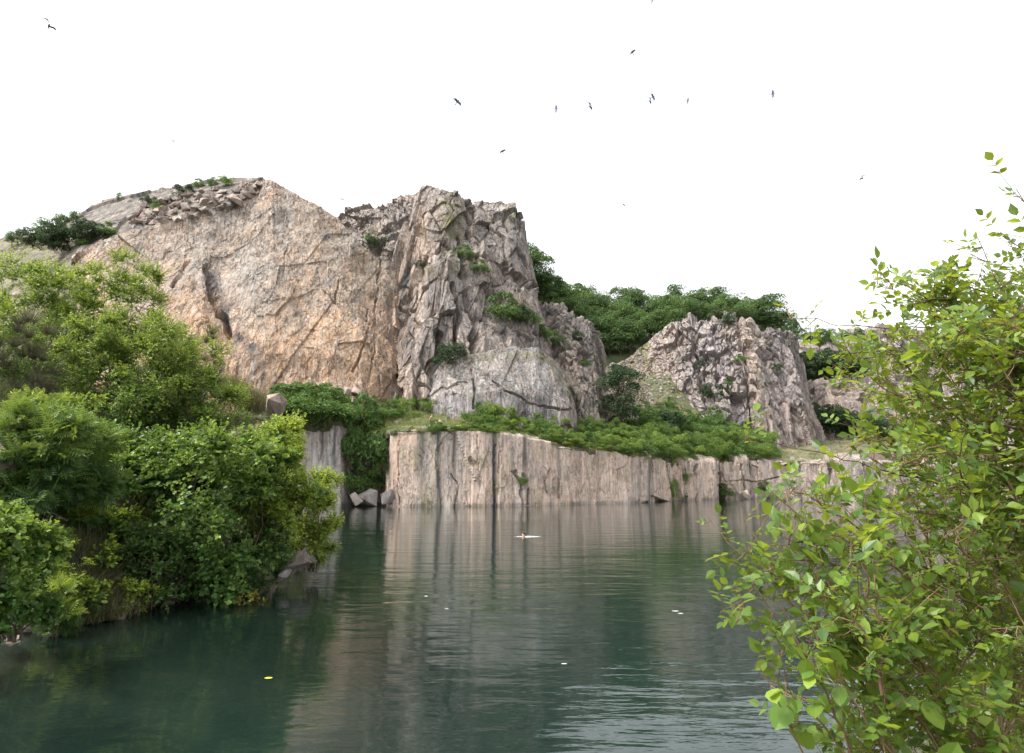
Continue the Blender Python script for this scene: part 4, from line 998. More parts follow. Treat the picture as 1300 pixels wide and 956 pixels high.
# ------------------------------------------------------------------ grass (stuff)
def grass(name, pts, length, mat, seed, label, lean=(0, 0)):
    rng = np.random.default_rng(seed); n = len(pts)
    A = np.stack([rng.normal(size=n) * .55 + lean[0], rng.normal(size=n) * .45 + lean[1], np.ones(n)], -1)
    o = link(name, leaves_mesh(name, pts, A, rdir(rng, n), length * (.5 + rng.random(n)), 'blade'), None, mat)
    tag(o, label, 'grass', kind='stuff'); return o
rng = np.random.default_rng(77)
def bank_points(n, x0, x1, y0, y1, zmin=.05):
    x = rng.uniform(x0, x1, n); y = rng.uniform(y0, y1, n)
    k = vnoise(np.stack([x, y, x * 0], -1) / .5, 5); z = terrain_z(x, y)
    m = (z > zmin) & (k > .45); return np.stack([x, y, z - .02], -1)[m]
grass('bank_grass', bank_points(110000, -24, -8.5, 15, 34), .45, M['grass'], 5, 'short mixed grass covering the slope of the left bank')
# dry tuft by the water
pp = []
for cx, cy, r_, n_ in [(-11.7, 20.7, .4, 1200), (-12.1, 20.1, .35, 800), (-12.4, 21.4, .45, 1000)]:
    a = rng.normal(size=(n_, 2)) * r_ * .6; x = cx + a[:, 0]; y = cy + a[:, 1]; pp.append(np.stack([x, y, np.maximum(terrain_z(x, y), 0.05)], -1))
grass('dry_grass', np.concatenate(pp), .5, M['dry_grass'], 6, 'pale dry grass tufts hanging over the water at the left', (.25, -.1))
x = rng.uniform(-16.5, -13, 5000); y = rng.uniform(37, 42, 5000)
z_ = np.array(P3(0 * x + 300, 505, y)[:, 2]); px_ = topix(np.stack([x, y, z_], -1))[0]; 
bp = []
for px, py, r_ in [(305, 505, 9), (318, 512, 8), (296, 496, 7), (325, 520, 8), (285, 500, 7)]:
    P = P3(px + rng.normal(size=900) * r_, py + rng.normal(size=900) * 5, 37.5 + rng.normal(size=900) * .5); bp.append(P)
grass('knoll_grass', np.concatenate(bp), .6, M['dry_grass'], 7, 'straw coloured grass on the knoll beside the grey boulder')
bp = []
for _ in range(1800):
    px = rng.uniform(345, 1000); e = np.interp(px, [q[0] for q in edge], [q[1] for q in edge])
    p = hit(px, e - rng.uniform(-1, 22), ('quarry_bench',))
    if p is not None:
        a = rng.normal(size=(14, 2)) * .45; bp.append(np.stack([p.x + a[:, 0], p.y + a[:, 1] * .5, np.full(14, p.z - .15)], -1))
grass('ledge_grass', np.concatenate(bp), .85, M['ledge_grass'], 8, 'rough grass along the ledge above the low quarry wall')

# ------------------------------------------------------------------ boulders
def boulder_mesh(seed, flat=1.0):
    rng = np.random.default_rng(seed); bm = bmesh.new()
    for p in rdir(rng, 10) * np.array([1, .8, .7 * flat]) * (.85 + .35 * rng.random((10, 1))): bm.verts.new(p * .5)
    r = bmesh.ops.convex_hull(bm, input=bm.verts[:])
    bmesh.ops.delete(bm, geom=[e for e in r['geom_interior'] if isinstance(e, bmesh.types.BMVert)], context='VERTS')
    bmesh.ops.bevel(bm, geom=bm.edges[:], offset=.012, segments=1, affect='EDGES', clamp_overlap=True)
    me = bpy.data.meshes.new('boulder'); bm.to_mesh(me); bm.free()
    a = me.color_attributes.new('rock', 'FLOAT_COLOR', 'POINT')
    c = np.tile(np.array([rng.uniform(.1, .8), .1, .35, 0], np.float32), len(me.vertices)); a.data.foreach_set('color', c)
    me.materials.append(M['boulder']); return me
BM = [boulder_mesh(s) for s in range(8)]
def boulder(loc, size, label, group=None, name='boulder', aspect=(1, 1, 1)):
    o = link(name, BM[sum(map(ord, label)) % 8] if not group else RNG.choice(BM)); o.location = loc; o.scale = tuple(size * a for a in aspect)
    o.rotation_euler = (RNG.uniform(-.4, .4), RNG.uniform(-.4, .4), RNG.uniform(0, 6.28))
    return tag(o, label, 'boulder', group)
RG = 'boulders tumbled on the hilltop'
for k in range(150):
    px = RNG.uniform(168, 328); lo = np.interp(px, [150, 200, 240, 290, 328], [292, 286, 280, 268, 248]); hi = np.interp(px, [150, 200, 250, 300, 328], [280, 256, 246, 236, 236])
    py = RNG.uniform(hi, lo); p = hit(px, py, ('hilltop', 'cliff_face'))
    if p is None: continue
    s = RNG.choice([6, 8, 10, 12, 15, 18]) * 1.2 * p.y / F
    boulder((p.x, p.y, p.z + .15 * s), s, 'angular grey granite boulder in the pile on top of the pink cliff', RG)
for px, py, s, asp, lab in [(300, 256, 34, (1.1, 1, 1.1), 'largest boulder of the pile, a tilted pink block at its right end'), (262, 268, 24, (1.2, 1, .8), 'pale flat boulder at the front of the pile'), (215, 270, 20, (1, 1, .9), 'pale boulder at the left front of the pile'), (172, 282, 22, (1.4, 1, .6), 'long flat boulder lowest at the left of the pile')]:
    p = hit(px, py, ('hilltop', 'cliff_face')); s *= p.y / F
    boulder((p.x, p.y, p.z), s, lab, aspect=asp)
for px, py, dd, s, asp, lab in [
    (345, 516, 35.5, 32, (1, .9, 1.3), 'big pale grey boulder on the knoll above the willow'), (372, 712, 27.2, 44, (1.25, 1, .75), 'broad pink boulder at the waterline under the willow'), (402, 694, 29.5, 22, (1, 1, 1), 'round grey boulder beside the water at the bank tip'),
    (400, 714, 28.6, 22, (.8, 1, 1.1), 'small pink boulder lying against the broad one at the waterline'), (355, 730, 26.2, 22, (1.3, 1, .6), 'small flat boulder left of the broad waterline boulder'), (396, 640, 31, 40, (.8, 1, 1.6), 'upright rock face behind the willow leaves'),
    (376, 600, 33, 22, (.9, 1, 1.4), 'tall grey rock between the yellow green shrubs'), (0, 580, 19.5, 56, (1, 1, 1.5), 'smooth reddish boulder at the left edge of the photo')]:
    P = P3(px, py, dd); o = boulder(tuple(P), s * dd / F * 1.25, lab, aspect=asp)
for px, py, dd, s, lab in [(508, 536, 104, 13, 'grey boulder on the ledge between two bushes'), (470, 632, 98.5, 26, 'dark block at the foot of the wall recess'), (487, 630, 98, 24, 'pale block at the foot of the wall recess'), (441, 504, 110, 30, 'fallen slab leaning on the foot of the pink cliff'), (452, 634, 98, 20, 'low dark rock at the waterline left of the recess blocks'), (947, 628, 132, 14, 'pale leaning block before the far wall'),
                       (455, 500, 110, 22, 'smaller slab beside the leaning slab at the cliff foot')]:
    P = P3(px, py, dd); boulder(tuple(P), s * dd / F * 1.3, lab)
shore = [(-13.4, 17.8), (-12.6, 18.6), (-12.0, 19.5), (-11.6, 20.4), (-11.5, 21.4), (-11.3, 22.6), (-10.9, 24), (-10.5, 25.5), (-10.0, 27.2), (-9.6, 29), (-9.3, 31), (-9.5, 33), (-9.7, 35)]
for k in range(34):
    a_ = RNG.random() * (len(shore) - 1.001); i_ = int(a_); f_ = a_ - i_
    x_ = shore[i_][0] * (1 - f_) + shore[i_ + 1][0] * f_ + RNG.uniform(-.5, .35); y_ = shore[i_][1] * (1 - f_) + shore[i_ + 1][1] * f_
    boulder((x_, y_, max(gl_(x_, y_), -.15) + .02), RNG.choice([.25, .35, .5, .7]) * RNG.uniform(.8, 1.3), 'brown stone lying in the shallows along the foot of the left bank', 'stones along the left waterline', name='stone')
# scree (nobody could count it)
V = []; Fc_ = []
bm = bmesh.new()
for k in range(900):
    px = RNG.gauss(815, 30); py = RNG.uniform(445, 535)
    if px < 765 or px > 880: continue
    p = hit(px, py, ('quarry_bench', 'far_cliff'))
    if p is None: continue
    s = RNG.uniform(.3, .9) * (1.6 if RNG.random() < .1 else 1)
    mt = Matrix.Translation(p) @ Matrix.Rotation(RNG.uniform(0, 6), 4, Vector((RNG.random(), RNG.random(), RNG.random())).normalized()) @ Matrix.Diagonal((s, s * .8, s * .6, 1))
    bmesh.ops.create_icosphere(bm, subdivisions=1, radius=.6, matrix=mt)
for v in bm.verts: v.co += Vector((RNG.uniform(-.08, .08), RNG.uniform(-.08, .08), RNG.uniform(-.08, .08)))
me = bpy.data.meshes.new('scree'); bm.to_mesh(me); bm.free()
a = me.color_attributes.new('rock', 'FLOAT_COLOR', 'POINT'); a.data.foreach_set('color', np.tile(np.array([.5, .1, .4, 0], np.float32), len(me.vertices)))
tag(link('scree', me, None, M['boulder']), 'loose pale scree stones on the slope beside the pine', 'scree', kind='stuff')

# ------------------------------------------------------------------ right foreground shrubs
def cane_shrub(name, seed, canes, lsz, lmat, label, leafkind='oval', per=9, side_len=.28, sides_per_m=16, compound=True, root_pt=(2.6, 3.0), twigcol='twig', fill=None, cat='shrub'):
    rng = np.random.default_rng(seed)
    rx, ry = root_pt; rz = gl_(rx, ry)
    root = empty(name, (rx, ry, rz)); org = np.array([rx, ry, rz])
    ls = []; LP = []; LA = []; LN = []; LS = []
    def leaf(p, a, n, s): LP.append(p); LA.append(a); LN.append(n); LS.append(s)
    def compound_leaf(p, d, s):
        # pinnate rose leaf of five leaflets or one simple leaf
        n = unit(np.array([0, -.15, 1.0]) + rng.normal(size=3) * .5)
        if compound:
            L = s * 2.2; q = np.array([p, p + d * L * .5 + [0, 0, -.01], p + d * L + [0, 0, -.03 * L]])
            ls.append((q, np.array([.0011, .0009, .0006])))
            sd = unit(np.cross(d, n))
            for t, k in ((.4, 1), (.4, -1), (.72, 1), (.72, -1)):
                b = p + d * L * t; leaf(b, unit(sd * k + d * .45 + rng.normal(size=3) * .15), n + rng.normal(size=3) * .2, s * (.7 + .3 * t))
            leaf(p + d * L * .97, unit(d + rng.normal(size=3) * .15), n + rng.normal(size=3) * .2, s * 1.05)
        else:
            q = np.array([p, p + d * s * .25]); ls.append((q, np.array([.0013, .001])))
            leaf(p + d * s * .22, unit(d + np.array([0, 0, -.25]) + rng.normal(size=3) * .25), n, s)
    def side(p, d, L, rad):
        m = 6; t = np.linspace(0, 1, m)[:, None]
        bend = unit(rng.normal(size=3) * .6 + np.array([0, 0, .3]))
        q = p + d * L * t + bend * L * .25 * t ** 2; q[1:] += rng.normal(size=(m - 1, 3)) * L * .015
        ls.append((q, np.linspace(rad, rad * .4, m)))
        nl = max(3, int(per * L / side_len * rng.uniform(.8, 1.2)))
        for k in range(nl):
            f = (k + rng.random()) / nl; i = min(int(f * (m - 1)), m - 2); b = q[i] + (q[i + 1] - q[i]) * (f * (m - 1) - i)
            dd = unit(unit(q[i + 1] - q[i]) * .5 + rng.normal(size=3) * .7 + np.array([0, 0, .1]))
            compound_leaf(b, dd, lsz * np.clip(rng.normal(.88, .34), .35, 1.7))
    for cn in canes:
        dens = 1.0
        if isinstance(cn[0], (int, float)): dens = cn[0]; cn = cn[1:]
        K_ = np.array([P3(*c) for c in cn]); seg = np.linalg.norm(np.diff(K_, axis=0), axis=1); cum = np.concatenate([[0], np.cumsum(seg)])
        m = max(8, int(cum[-1] / .06)); t = np.linspace(0, cum[-1], m); q = np.stack([np.interp(t, cum, K_[:, k]) for k in range(3)], -1)
        for _ in range(3): q[1:-1] = (q[:-2] + q[1:-1] + q[2:]) / 3
        q[1:-1] += rng.normal(size=(m - 2, 3)) * .006
        ls.append((q, np.linspace(.0050, .0015, m)))
        tg = unit(np.gradient(q, axis=0))
        for _ in range(int(cum[-1] * sides_per_m * dens)):
            f = rng.random() ** .85; i = min(int(f * (m - 1)), m - 2)
            d = unit(tg[i] * .45 + rng.normal(size=3) * .75 + np.array([0, 0, .25])); side(q[i], d, side_len * rng.uniform(.35, 1.15) * (1.1 - .6 * f), .0024)
    LP, LA, LN, LS = map(np.array, (LP, LA, LN, LS))
    link('foliage', leaves_mesh('foliage', LP - org, LA, LN, LS, leafkind), root, M[lmat])
    link('stem', tubes_mesh('stem', [(q - org, r) for q, r in ls], 5), root, M[twigcol])
    tag(root, label, cat); print(name, len(LP), 'leaves')
    return root
rg = np.random.default_rng(99)
rose = [
 (.5, (1420, 470, 3.4), (1300, 412, 3.3), (1200, 414, 3.2), (1110, 416, 3.1), (1045, 408, 3.05), (990, 404, 3.0)),
 (1.1, (1450, 520, 3.0), (1340, 410, 3.0), (1250, 372, 2.95), (1190, 350, 2.9), (1160, 348, 2.85)),
 (.7, (1400, 420, 2.8), (1330, 300, 2.8), (1290, 240, 2.8)),
 (1.2, (1400, 600, 3.0), (1320, 430, 2.9), (1250, 330, 2.9), (1240, 300, 2.9)),
 (1.0, (1400, 700, 3.0), (1280, 668, 2.9), (1180, 650, 2.85), (1090, 638, 2.8), (1010, 625, 2.8)),
 (.45, (1300, 640, 3.2), (1180, 612, 3.1), (1100, 592, 3.0), (1030, 570, 3.0), (950, 556, 2.95)),
 (1.0, (1250, 760, 2.8), (1120, 690, 2.75), (1040, 640, 2.7), (1005, 610, 2.7), (985, 640, 2.7), (950, 700, 2.7)),
 (1.0, (1300, 800, 2.7), (1150, 720, 2.65), (1050, 690, 2.6), (960, 685, 2.6), (925, 720, 2.6)),
 (1.0, (1200, 800, 2.7), (1080, 720, 2.6), (1000, 700, 2.6), (950, 730, 2.55), (935, 790, 2.5)),
 (1.0, (1330, 560, 2.9), (1220, 520, 2.85), (1130, 500, 2.8), (1085, 470, 2.8)),
 (.8, (1330, 620, 3.1), (1200, 520, 3.1), (1120, 430, 3.0), (1075, 455, 3.0), (1060, 520, 3.0)),
]
# filling canes, denser to the right
for k in range(29):
    x0 = rg.uniform(1150, 1420); y0 = rg.uniform(820, 1100); d0 = rg.uniform(2.5, 4.2)
    x2 = rg.uniform(1090, 1360); y2 = rg.uniform(np.interp(x2, [1090, 1150, 1250, 1360], [560, 440, 360, 300]), 800)
    rose.append((1.0, (x0, y0, d0), ((x0 + x2) / 2 + rg.uniform(-10, 60), (y0 + y2) / 2 - 40, d0), (x2, y2, d0 + rg.uniform(-.3, .3)), (x2 - rg.uniform(30, 90), y2 + rg.uniform(-10, 60), d0 + rg.uniform(-.3, .2))))
for k in range(16):
    x0 = rg.uniform(1330, 1480); y0 = rg.uniform(420, 700); d0 = rg.uniform(2.5, 3.6); x2 = rg.uniform(1190, 1320); y2 = rg.uniform(np.interp(x2, [1190, 1320], [370, 290]), 480)
    rose.append((1.0, (x0, y0, d0), ((x0 + x2) / 2, (y0 + y2) / 2 - 25, d0), (x2, y2, d0), (x2 - rg.uniform(10, 50), y2 + rg.uniform(-15, 30), d0)))
for k in range(15):
    x0 = rg.uniform(1100, 1350); y0 = rg.uniform(880, 1100); d0 = rg.uniform(2.3, 3.2)
    x2 = rg.uniform(985, 1120); y2 = rg.uniform(680, 900)
    rose.append((.9, (x0, y0, d0), ((x0 + x2) / 2, (y0 + y2) / 2 - 30, d0), (x2, y2, d0), (x2 - rg.uniform(10, 40), y2 + rg.uniform(0, 50), d0)))
for k in range(9):
    d0 = rg.uniform(2.7, 3.2); x2 = rg.uniform(1140, 1230); y2 = rg.uniform(345, 470)
    rose.append((1.0, (1400, rg.uniform(480, 640), d0), (1290, rg.uniform(420, 500), d0), (x2, y2, d0), (x2 - rg.uniform(15, 60), y2 + rg.uniform(-12, 25), d0)))
cane_shrub('wild_rose', 51, rose, .040, 'leaf_rose', 'large wild rose bush with thorny canes filling the right edge of the photo', per=8, sides_per_m=16)
br = [
 (1.0, (1120, 1080, 2.4), (1060, 900, 2.4), (1010, 810, 2.4), (985, 760, 2.4)),
 (1.0, (1060, 1080, 2.3), (1010, 930, 2.3), (985, 870, 2.3), (960, 840, 2.3)),
 (1.0, (1150, 1080, 2.5), (1100, 850, 2.5), (1060, 760, 2.5), (1040, 700, 2.5)),
 (1.0, (1250, 1050, 2.6), (1150, 800, 2.6), (1090, 680, 2.6), (1100, 620, 2.6)),
 (1.0, (1200, 1080, 2.3), (1120, 940, 2.3), (1060, 850, 2.3), (1030, 790, 2.3)),
 (.8, (1350, 900, 2.9), (1230, 640, 2.9), (1150, 520, 2.9), (1120, 480, 2.9)),
 (.8, (1350, 800, 2.8), (1260, 560, 2.8), (1200, 470, 2.8), (1170, 420, 2.8)),
 (.6, (1200, 760, 2.6), (1080, 690, 2.6), (985, 640, 2.6), (968, 610, 2.6)),
 (1.0, (1350, 1080, 2.4), (1240, 930, 2.4), (1150, 880, 2.4), (1090, 860, 2.4))]
cane_shrub('bramble_bush', 52, br, .062, 'leaf_bramble', 'bramble with broad bright yellow green leaves in front of the wild rose', 'broad', per=5, side_len=.22, sides_per_m=13, compound=False, root_pt=(1.9, 2.6))

# ------------------------------------------------------------------ water debris and modelled glints
def blob(name, loc, rx, ry, mat, seed, label, cat, h=.012):
    rng = np.random.default_rng(seed); bm = bmesh.new(); n = 14
    ring = [bm.verts.new((rx * math.cos(i / n * 6.283) * rng.uniform(.7, 1.2), ry * math.sin(i / n * 6.283) * rng.uniform(.7, 1.2), .002)) for i in range(n)]
    c = bm.verts.new((0, 0, h))
    for i in range(n): bm.faces.new((ring[i], ring[(i + 1) % n], c))
    me = bpy.data.meshes.new(name); bm.to_mesh(me); bm.free(); o = link(name, me, None, mat); o.location = loc; return tag(o, label, cat)
M['foam'] = plain_mat('white_foam', (.8, .82, .82), .6, .05, 8)
M['feather'] = plain_mat('white_feather_glint', (.42, .42, .41), .7, .06, 20)
M['yleaf'] = plain_mat('yellow_leaf', (.6, .5, .05), .6, .2, 20)
for px, py, w, l, lab in [(857, 776, .13, .03, 'white reflection modelled as a fleck on the water, left one of the near pair'), (864, 779, .10, .025, 'white reflection modelled as a fleck on the water, right one of the near pair'), (716, 843, .06, .02, 'single white feather floating close to the camera'), (541, 757, .07, .04, 'pale pinkish feather floating left of the middle of the lake'), (567, 773, .06, .03, 'tiny pale feather near the pinkish one')]:
    d = wy(py); P = P3(px, py, d); blob('feather', (P[0], P[1], .006), w, l * 2, M['feather'], int(px), lab, 'feather')  # near pair are water reflections shaped as pale flecks, the others feathers
d = wy(861); P = P3(341, 861, d); blob('fallen_leaf', (P[0], P[1], .006), .07, .06, M['yleaf'], 4, 'yellow leaf floating in the dark shallows at the bottom', 'leaf')
# brown withered twig leaves over the water
bank('withered_branch', 48, 315, 23.4, 748, 60, 9, .22, 12, 5, .07, 'oval', 'brown_leaf', 'withered branch with brown leaves hanging at the water under the hazel', bottom=775, cat='branch')

# ------------------------------------------------------------------ people
def skin(name, joints, edges, mat, parent, sub=2):
    """joints: {key:(co, r)}"""
    keys = list(joints); me = bpy.data.meshes.new(name)
    me.from_pydata([joints[k][0] for k in keys], [(keys.index(a), keys.index(b)) for a, b in edges], [])
    o = bpy.data.objects.new(name, me); COL.objects.link(o)
    o.modifiers.new('s', 'SKIN'); ss = o.modifiers.new('u', 'SUBSURF'); ss.levels = sub; ss.render_levels = sub
    for i, k in enumerate(keys):
        r = joints[k][1]; r = r if isinstance(r, tuple) else (r, r)
        me.skin_vertices[0].data[i].radius = r
    me.skin_vertices[0].data[0].use_root = True
    dg = bpy.context.evaluated_depsgraph_get(); dg.update()
    nm = bpy.data.meshes.new_from_object(o.evaluated_get(dg)); bpy.data.objects.remove(o)
    for p in nm.polygons: p.use_smooth = True
    nm.materials.clear(); nm.materials.append(mat); nm.name = name
    return link(name, nm, parent)
M['skin'] = plain_mat('skin', (.62, .40, .30), .55, .08, 6)
M['navy'] = plain_mat('navy_cloth', (.03, .045, .08), .85, .2, 10)
M['mint'] = plain_mat('mint_cloth', (.55, .72, .66), .85, .1, 10)
M['black'] = plain_mat('black_cloth', (.02, .02, .03), .85, .2, 10)
M['hairb'] = plain_mat('blond_hair', (.35, .22, .10), .7, .2, 30)
M['haird'] = plain_mat('dark_hair', (.05, .03, .02), .6, .2, 30)
BE = [('pel', 'ch'), ('ch', 'nk'), ('nk', 'hd'), ('hd', 'ht'), ('ch', 'sl'), ('sl', 'el'), ('el', 'wl'), ('wl', 'fl'), ('ch', 'sr'), ('sr', 'er'), ('er', 'wr'), ('wr', 'fr'),
      ('pel', 'hl'), ('hl', 'kl'), ('kl', 'al'), ('al', 'tl'), ('pel', 'hr'), ('hr', 'kr'), ('kr', 'ar'), ('ar', 'tr')]
def stand(bend=0, arms='down', turn=0):
    c, s = math.cos(bend), math.sin(bend)
    def up(x, y, z): # rotate above-hip part forward (towards -y)
        zz = z - .95; return (x, y * c - zz * s, .95 + zz * c + y * s)
    J = {'pel': ((0, 0, .95), (.15, .11)), 'ch': (up(0, 0, 1.32), (.155, .11)), 'nk': (up(0, 0, 1.5), .055), 'hd': (up(0, -.02, 1.63), (.085, .095)), 'ht': (up(0, -.01, 1.73), .07)}
    for sg, k in ((-1, 'l'), (1, 'r')):
        J['s' + k] = (up(sg * .18, 0, 1.43), .06)
        if arms == 'up': J['e' + k] = (up(sg * .36, -.05, 1.62), .042); J['w' + k] = (up(sg * .16, -.04, 1.74), .03); J['f' + k] = (up(sg * .07, -.03, 1.76), .035)
        elif arms == 'hip': J['e' + k] = (up(sg * .36, .08, 1.2), .042); J['w' + k] = (up(sg * .2, -.02, 1.04), .03); J['f' + k] = (up(sg * .15, -.05, 1.0), .035)
        else: J['e' + k] = (up(sg * .24, -.02, 1.15), .042); J['w' + k] = (up(sg * .25, -.1, .92), .03); J['f' + k] = (up(sg * .25, -.13, .82), .035)
        J['h' + k] = ((sg * .09, 0, .88), .085); J['k' + k] = ((sg * .1, -.02, .48), .058); J['a' + k] = ((sg * .1, .02, .08), .038); J['t' + k] = ((sg * .11, -.14, .03), .035)
    return J
def person(px, py, scale, label, J, cloth, hair, rz, names, top=False, dark=None):
    p = hit(px, py) if names is None else Vector(P3(px, py, names)); root = empty('person', tuple(p), rz); root.scale = (scale,) * 3
    skin('body', J, BE, M['skin'], root)
    def grow(k, g): r = J[k][1]; r = r if isinstance(r, tuple) else (r, r); return (J[k][0], (r[0] + g, r[1] + g))
    mid = lambda a, b, t: tuple(np.array(J[a][0]) * (1 - t) + np.array(J[b][0]) * t)
    sh = {'pel': grow('pel', .015), 'hl': grow('hl', .02), 'hr': grow('hr', .02), 'ml': (mid('hl', 'kl', .7), .085), 'mr': (mid('hr', 'kr', .7), .085)}
    skin('shorts', sh, [('pel', 'hl'), ('hl', 'ml'), ('pel', 'hr'), ('hr', 'mr')], M['navy'] if not dark else M['black'], root, 2)
    if top:
        sh = {'ch': grow('ch', .02), 'pel': (mid('pel', 'ch', .2), (.165, .13)), 'sl': grow('sl', .02), 'sr': grow('sr', .02), 'nk': (mid('ch', 'nk', .6), .08)}
        ed = [('ch', 'pel'), ('ch', 'sl'), ('ch', 'sr'), ('ch', 'nk')]
        skin('shirt', sh, ed, M[cloth], root, 2)
    hd = np.array(J['hd'][0]); ht = np.array(J['ht'][0])
    bm = bmesh.new(); bmesh.ops.create_uvsphere(bm, u_segments=16, v_segments=10, radius=.108)
    for v in list(bm.verts):
        if v.co.z < -.02 and v.co.y < .03: v.co *= .8
    me = bpy.data.meshes.new('hair'); bm.to_mesh(me); bm.free(); o = link('hair', me, root, M[hair]); o.location = tuple((hd + ht) / 2 + [0, .025, .03])
    # facial features
    bm = bmesh.new()
    for sx in (-.035, .035): bmesh.ops.create_uvsphere(bm, u_segments=8, v_segments=6, radius=.013, matrix=Matrix.Translation(Vector(hd) + Vector((sx, -.088, .03))))
    me = bpy.data.meshes.new('eyes'); bm.to_mesh(me); bm.free(); link('eyes', me, root, M['black'])
    return tag(root, label, 'person')
person(447, 518, 1.0, 'bare chested bather in dark shorts standing with raised arms at the foot of the cliff', stand(0, 'up'), None, 'hairb', .4, 104.0)
person(546, 541, 1.0, 'bather in a black top leaning forward on the ledge, left one of the pair', stand(.45, 'down'), 'black', 'hairb', 1.0, 100.5, True, True)
person(559, 546, 1.0, 'bather in a pale mint top bending with an elbow out, right one of the pair', stand(.35, 'hip'), 'mint', 'hairb', -.5, 100.0, True, True)
# orange bag beside the standing bather
p = hit(457, 519, ('quarry_bench',)); bm = bmesh.new(); bmesh.ops.create_cube(bm, size=1, matrix=Matrix.Translation((0, 0, .22)) @ Matrix.Diagonal((.45, .3, .44, 1)))
bmesh.ops.bevel(bm, geom=bm.edges[:], offset=.1, segments=3, affect='EDGES'); me = bpy.data.meshes.new('backpack'); bm.to_mesh(me); bm.free()
root = empty('backpack', (p.x, p.y - 1.2, p.z + .5)); tag(root, 'small orange red backpack lying below the standing bather', 'backpack'); M['orange'] = plain_mat('orange_cloth', (.65, .13, .05), .8, .1, 10)
link('bag_body', me, root, M['orange']); link('strap', tubes_mesh('strap', [(np.array([(-.1, -.15, .4), (-.12, -.24, .25), (-.1, -.16, .06)]), np.full(3, .015)), (np.array([(.1, -.15, .4), (.12, -.24, .25), (.1, -.16, .06)]), np.full(3, .015))]), root, M['black'])
# swimmer
d = wy(681); P = P3(665, 681, d); root = empty('person', (P[0], P[1], 0), R(-60)); tag(root, 'swimmer with only the head above the middle of the lake', 'person')
J = {'pel': ((0, .55, -.38), (.14, .1)), 'ch': ((0, .15, -.22), (.16, .1)), 'nk': ((0, .0, -.03), .06), 'hd': ((0, -.05, .12), (.09, .1)), 'ht': ((0, -.04, .23), .07)}
for sg, k in ((-1, 'l'), (1, 'r')):
    J['s' + k] = ((sg * .18, .06, -.12), .06); J['e' + k] = ((sg * .42, -.15, -.12), .042); J['w' + k] = ((sg * .5, -.42, -.1), .03); J['f' + k] = ((sg * .47, -.52, -.1), .035)
    J['h' + k] = ((sg * .09, .62, -.42), .085); J['k' + k] = ((sg * .16, 1.0, -.55), .058); J['a' + k] = ((sg * .12, 1.4, -.5), .038); J['t' + k] = ((sg * .12, 1.55, -.5), .035)
skin('body', J, BE, M['skin'], root)
bm = bmesh.new(); bmesh.ops.create_uvsphere(bm, u_segments=16, v_segments=10, radius=.115); me = bpy.data.meshes.new('hair'); bm.to_mesh(me); bm.free(); o = link('hair', me, root, M['haird']); o.location = (0, -.005, .2)
bm = bmesh.new(); rr = random.Random(3)
for k in range(170):
    a = rr.uniform(-1, 1); x = a * .95 + .28; y = rr.gauss(0, .06 + .05 * (1 - abs(a))); s = rr.uniform(.01, .028) * (1.2 - abs(a))
    if abs(x) < .1: continue
    bmesh.ops.create_icosphere(bm, subdivisions=1, radius=s, matrix=Matrix.Translation((x, y - .12, s * .2)) @ Matrix.Diagonal((2.2, 1.2, .8, 1)))
me = bpy.data.meshes.new('splash'); bm.to_mesh(me); bm.free(); o = link('splash', me, None, M['foam']); o.location = (P[0], P[1], 0); tag(o, 'white splash line on the water around the swimmer', 'splash', kind='stuff')

# ------------------------------------------------------------------ birds
M['bird'] = plain_mat('gull_plumage', (.16, .19, .27), .8, .2, 10)
def bird_mesh(updroop=.2, sweep=.35, fold=.0):
    """one continuous mesh: spindle body with two bent wings and a fan tail, span about 1.2"""
    V = []; Fs = []
    st = [(-.30, .004, .01), (-.24, .028, .03), (-.16, .045, .045), (-.04, .06, .06), (.10, .05, .05), (.20, .03, .03), (.27, .025, .02), (.40, .055, .006)]
    n = 8
    for y, rx, rz in st:
        for k in range(n): V.append((rx * math.cos(k / n * 6.2832), y, rz * math.sin(k / n * 6.2832)))
    for i in range(len(st) - 1):
        for k in range(n):
            Fs.append((i * n + k, i * n + (k + 1) % n, (i + 1) * n + (k + 1) % n, (i + 1) * n + k))
    Fs.append(tuple(range(n))[::-1]); Fs.append(tuple((len(st) - 1) * n + k for k in range(n)))
    bm = bmesh.new(); vs = [bm.verts.new(v) for v in V]
    for f in Fs: bm.faces.new([vs[i] for i in f])
    for sg in (-1, 1):
        prof = [(.03, -.10, .12, 0), (.2, -.16, .08, updroop * .16), (.34, -.14, .06, updroop * .2), (.48, -.06 + sweep * .1, .08, updroop * .12), (.62, .06 + sweep * .25, .13 + sweep * .22, -updroop * .05 - fold)]
        rings = []
        for x, y0, y1, z in prof:
            th = .02 * (1 - x / .8); rings.append([bm.verts.new((sg * x, y0, z)), bm.verts.new((sg * x, (y0 + y1) / 2, z + th)), bm.verts.new((sg * x, y1, z)), bm.verts.new((sg * x, (y0 + y1) / 2, z - th))])
        for a, b in zip(rings[:-1], rings[1:]):
            for k in range(4): bm.faces.new((a[k], a[(k + 1) % 4], b[(k + 1) % 4], b[k]))
        bm.faces.new(rings[-1]); bm.faces.new(rings[0])
    bmesh.ops.recalc_face_normals(bm, faces=bm.faces[:])
    me = bpy.data.meshes.new('gull'); bm.to_mesh(me); bm.free(); me.materials.append(M['bird']); return me
GM = [bird_mesh(.9, .5), bird_mesh(-.4, .9, .06), bird_mesh(1.3, .2)]
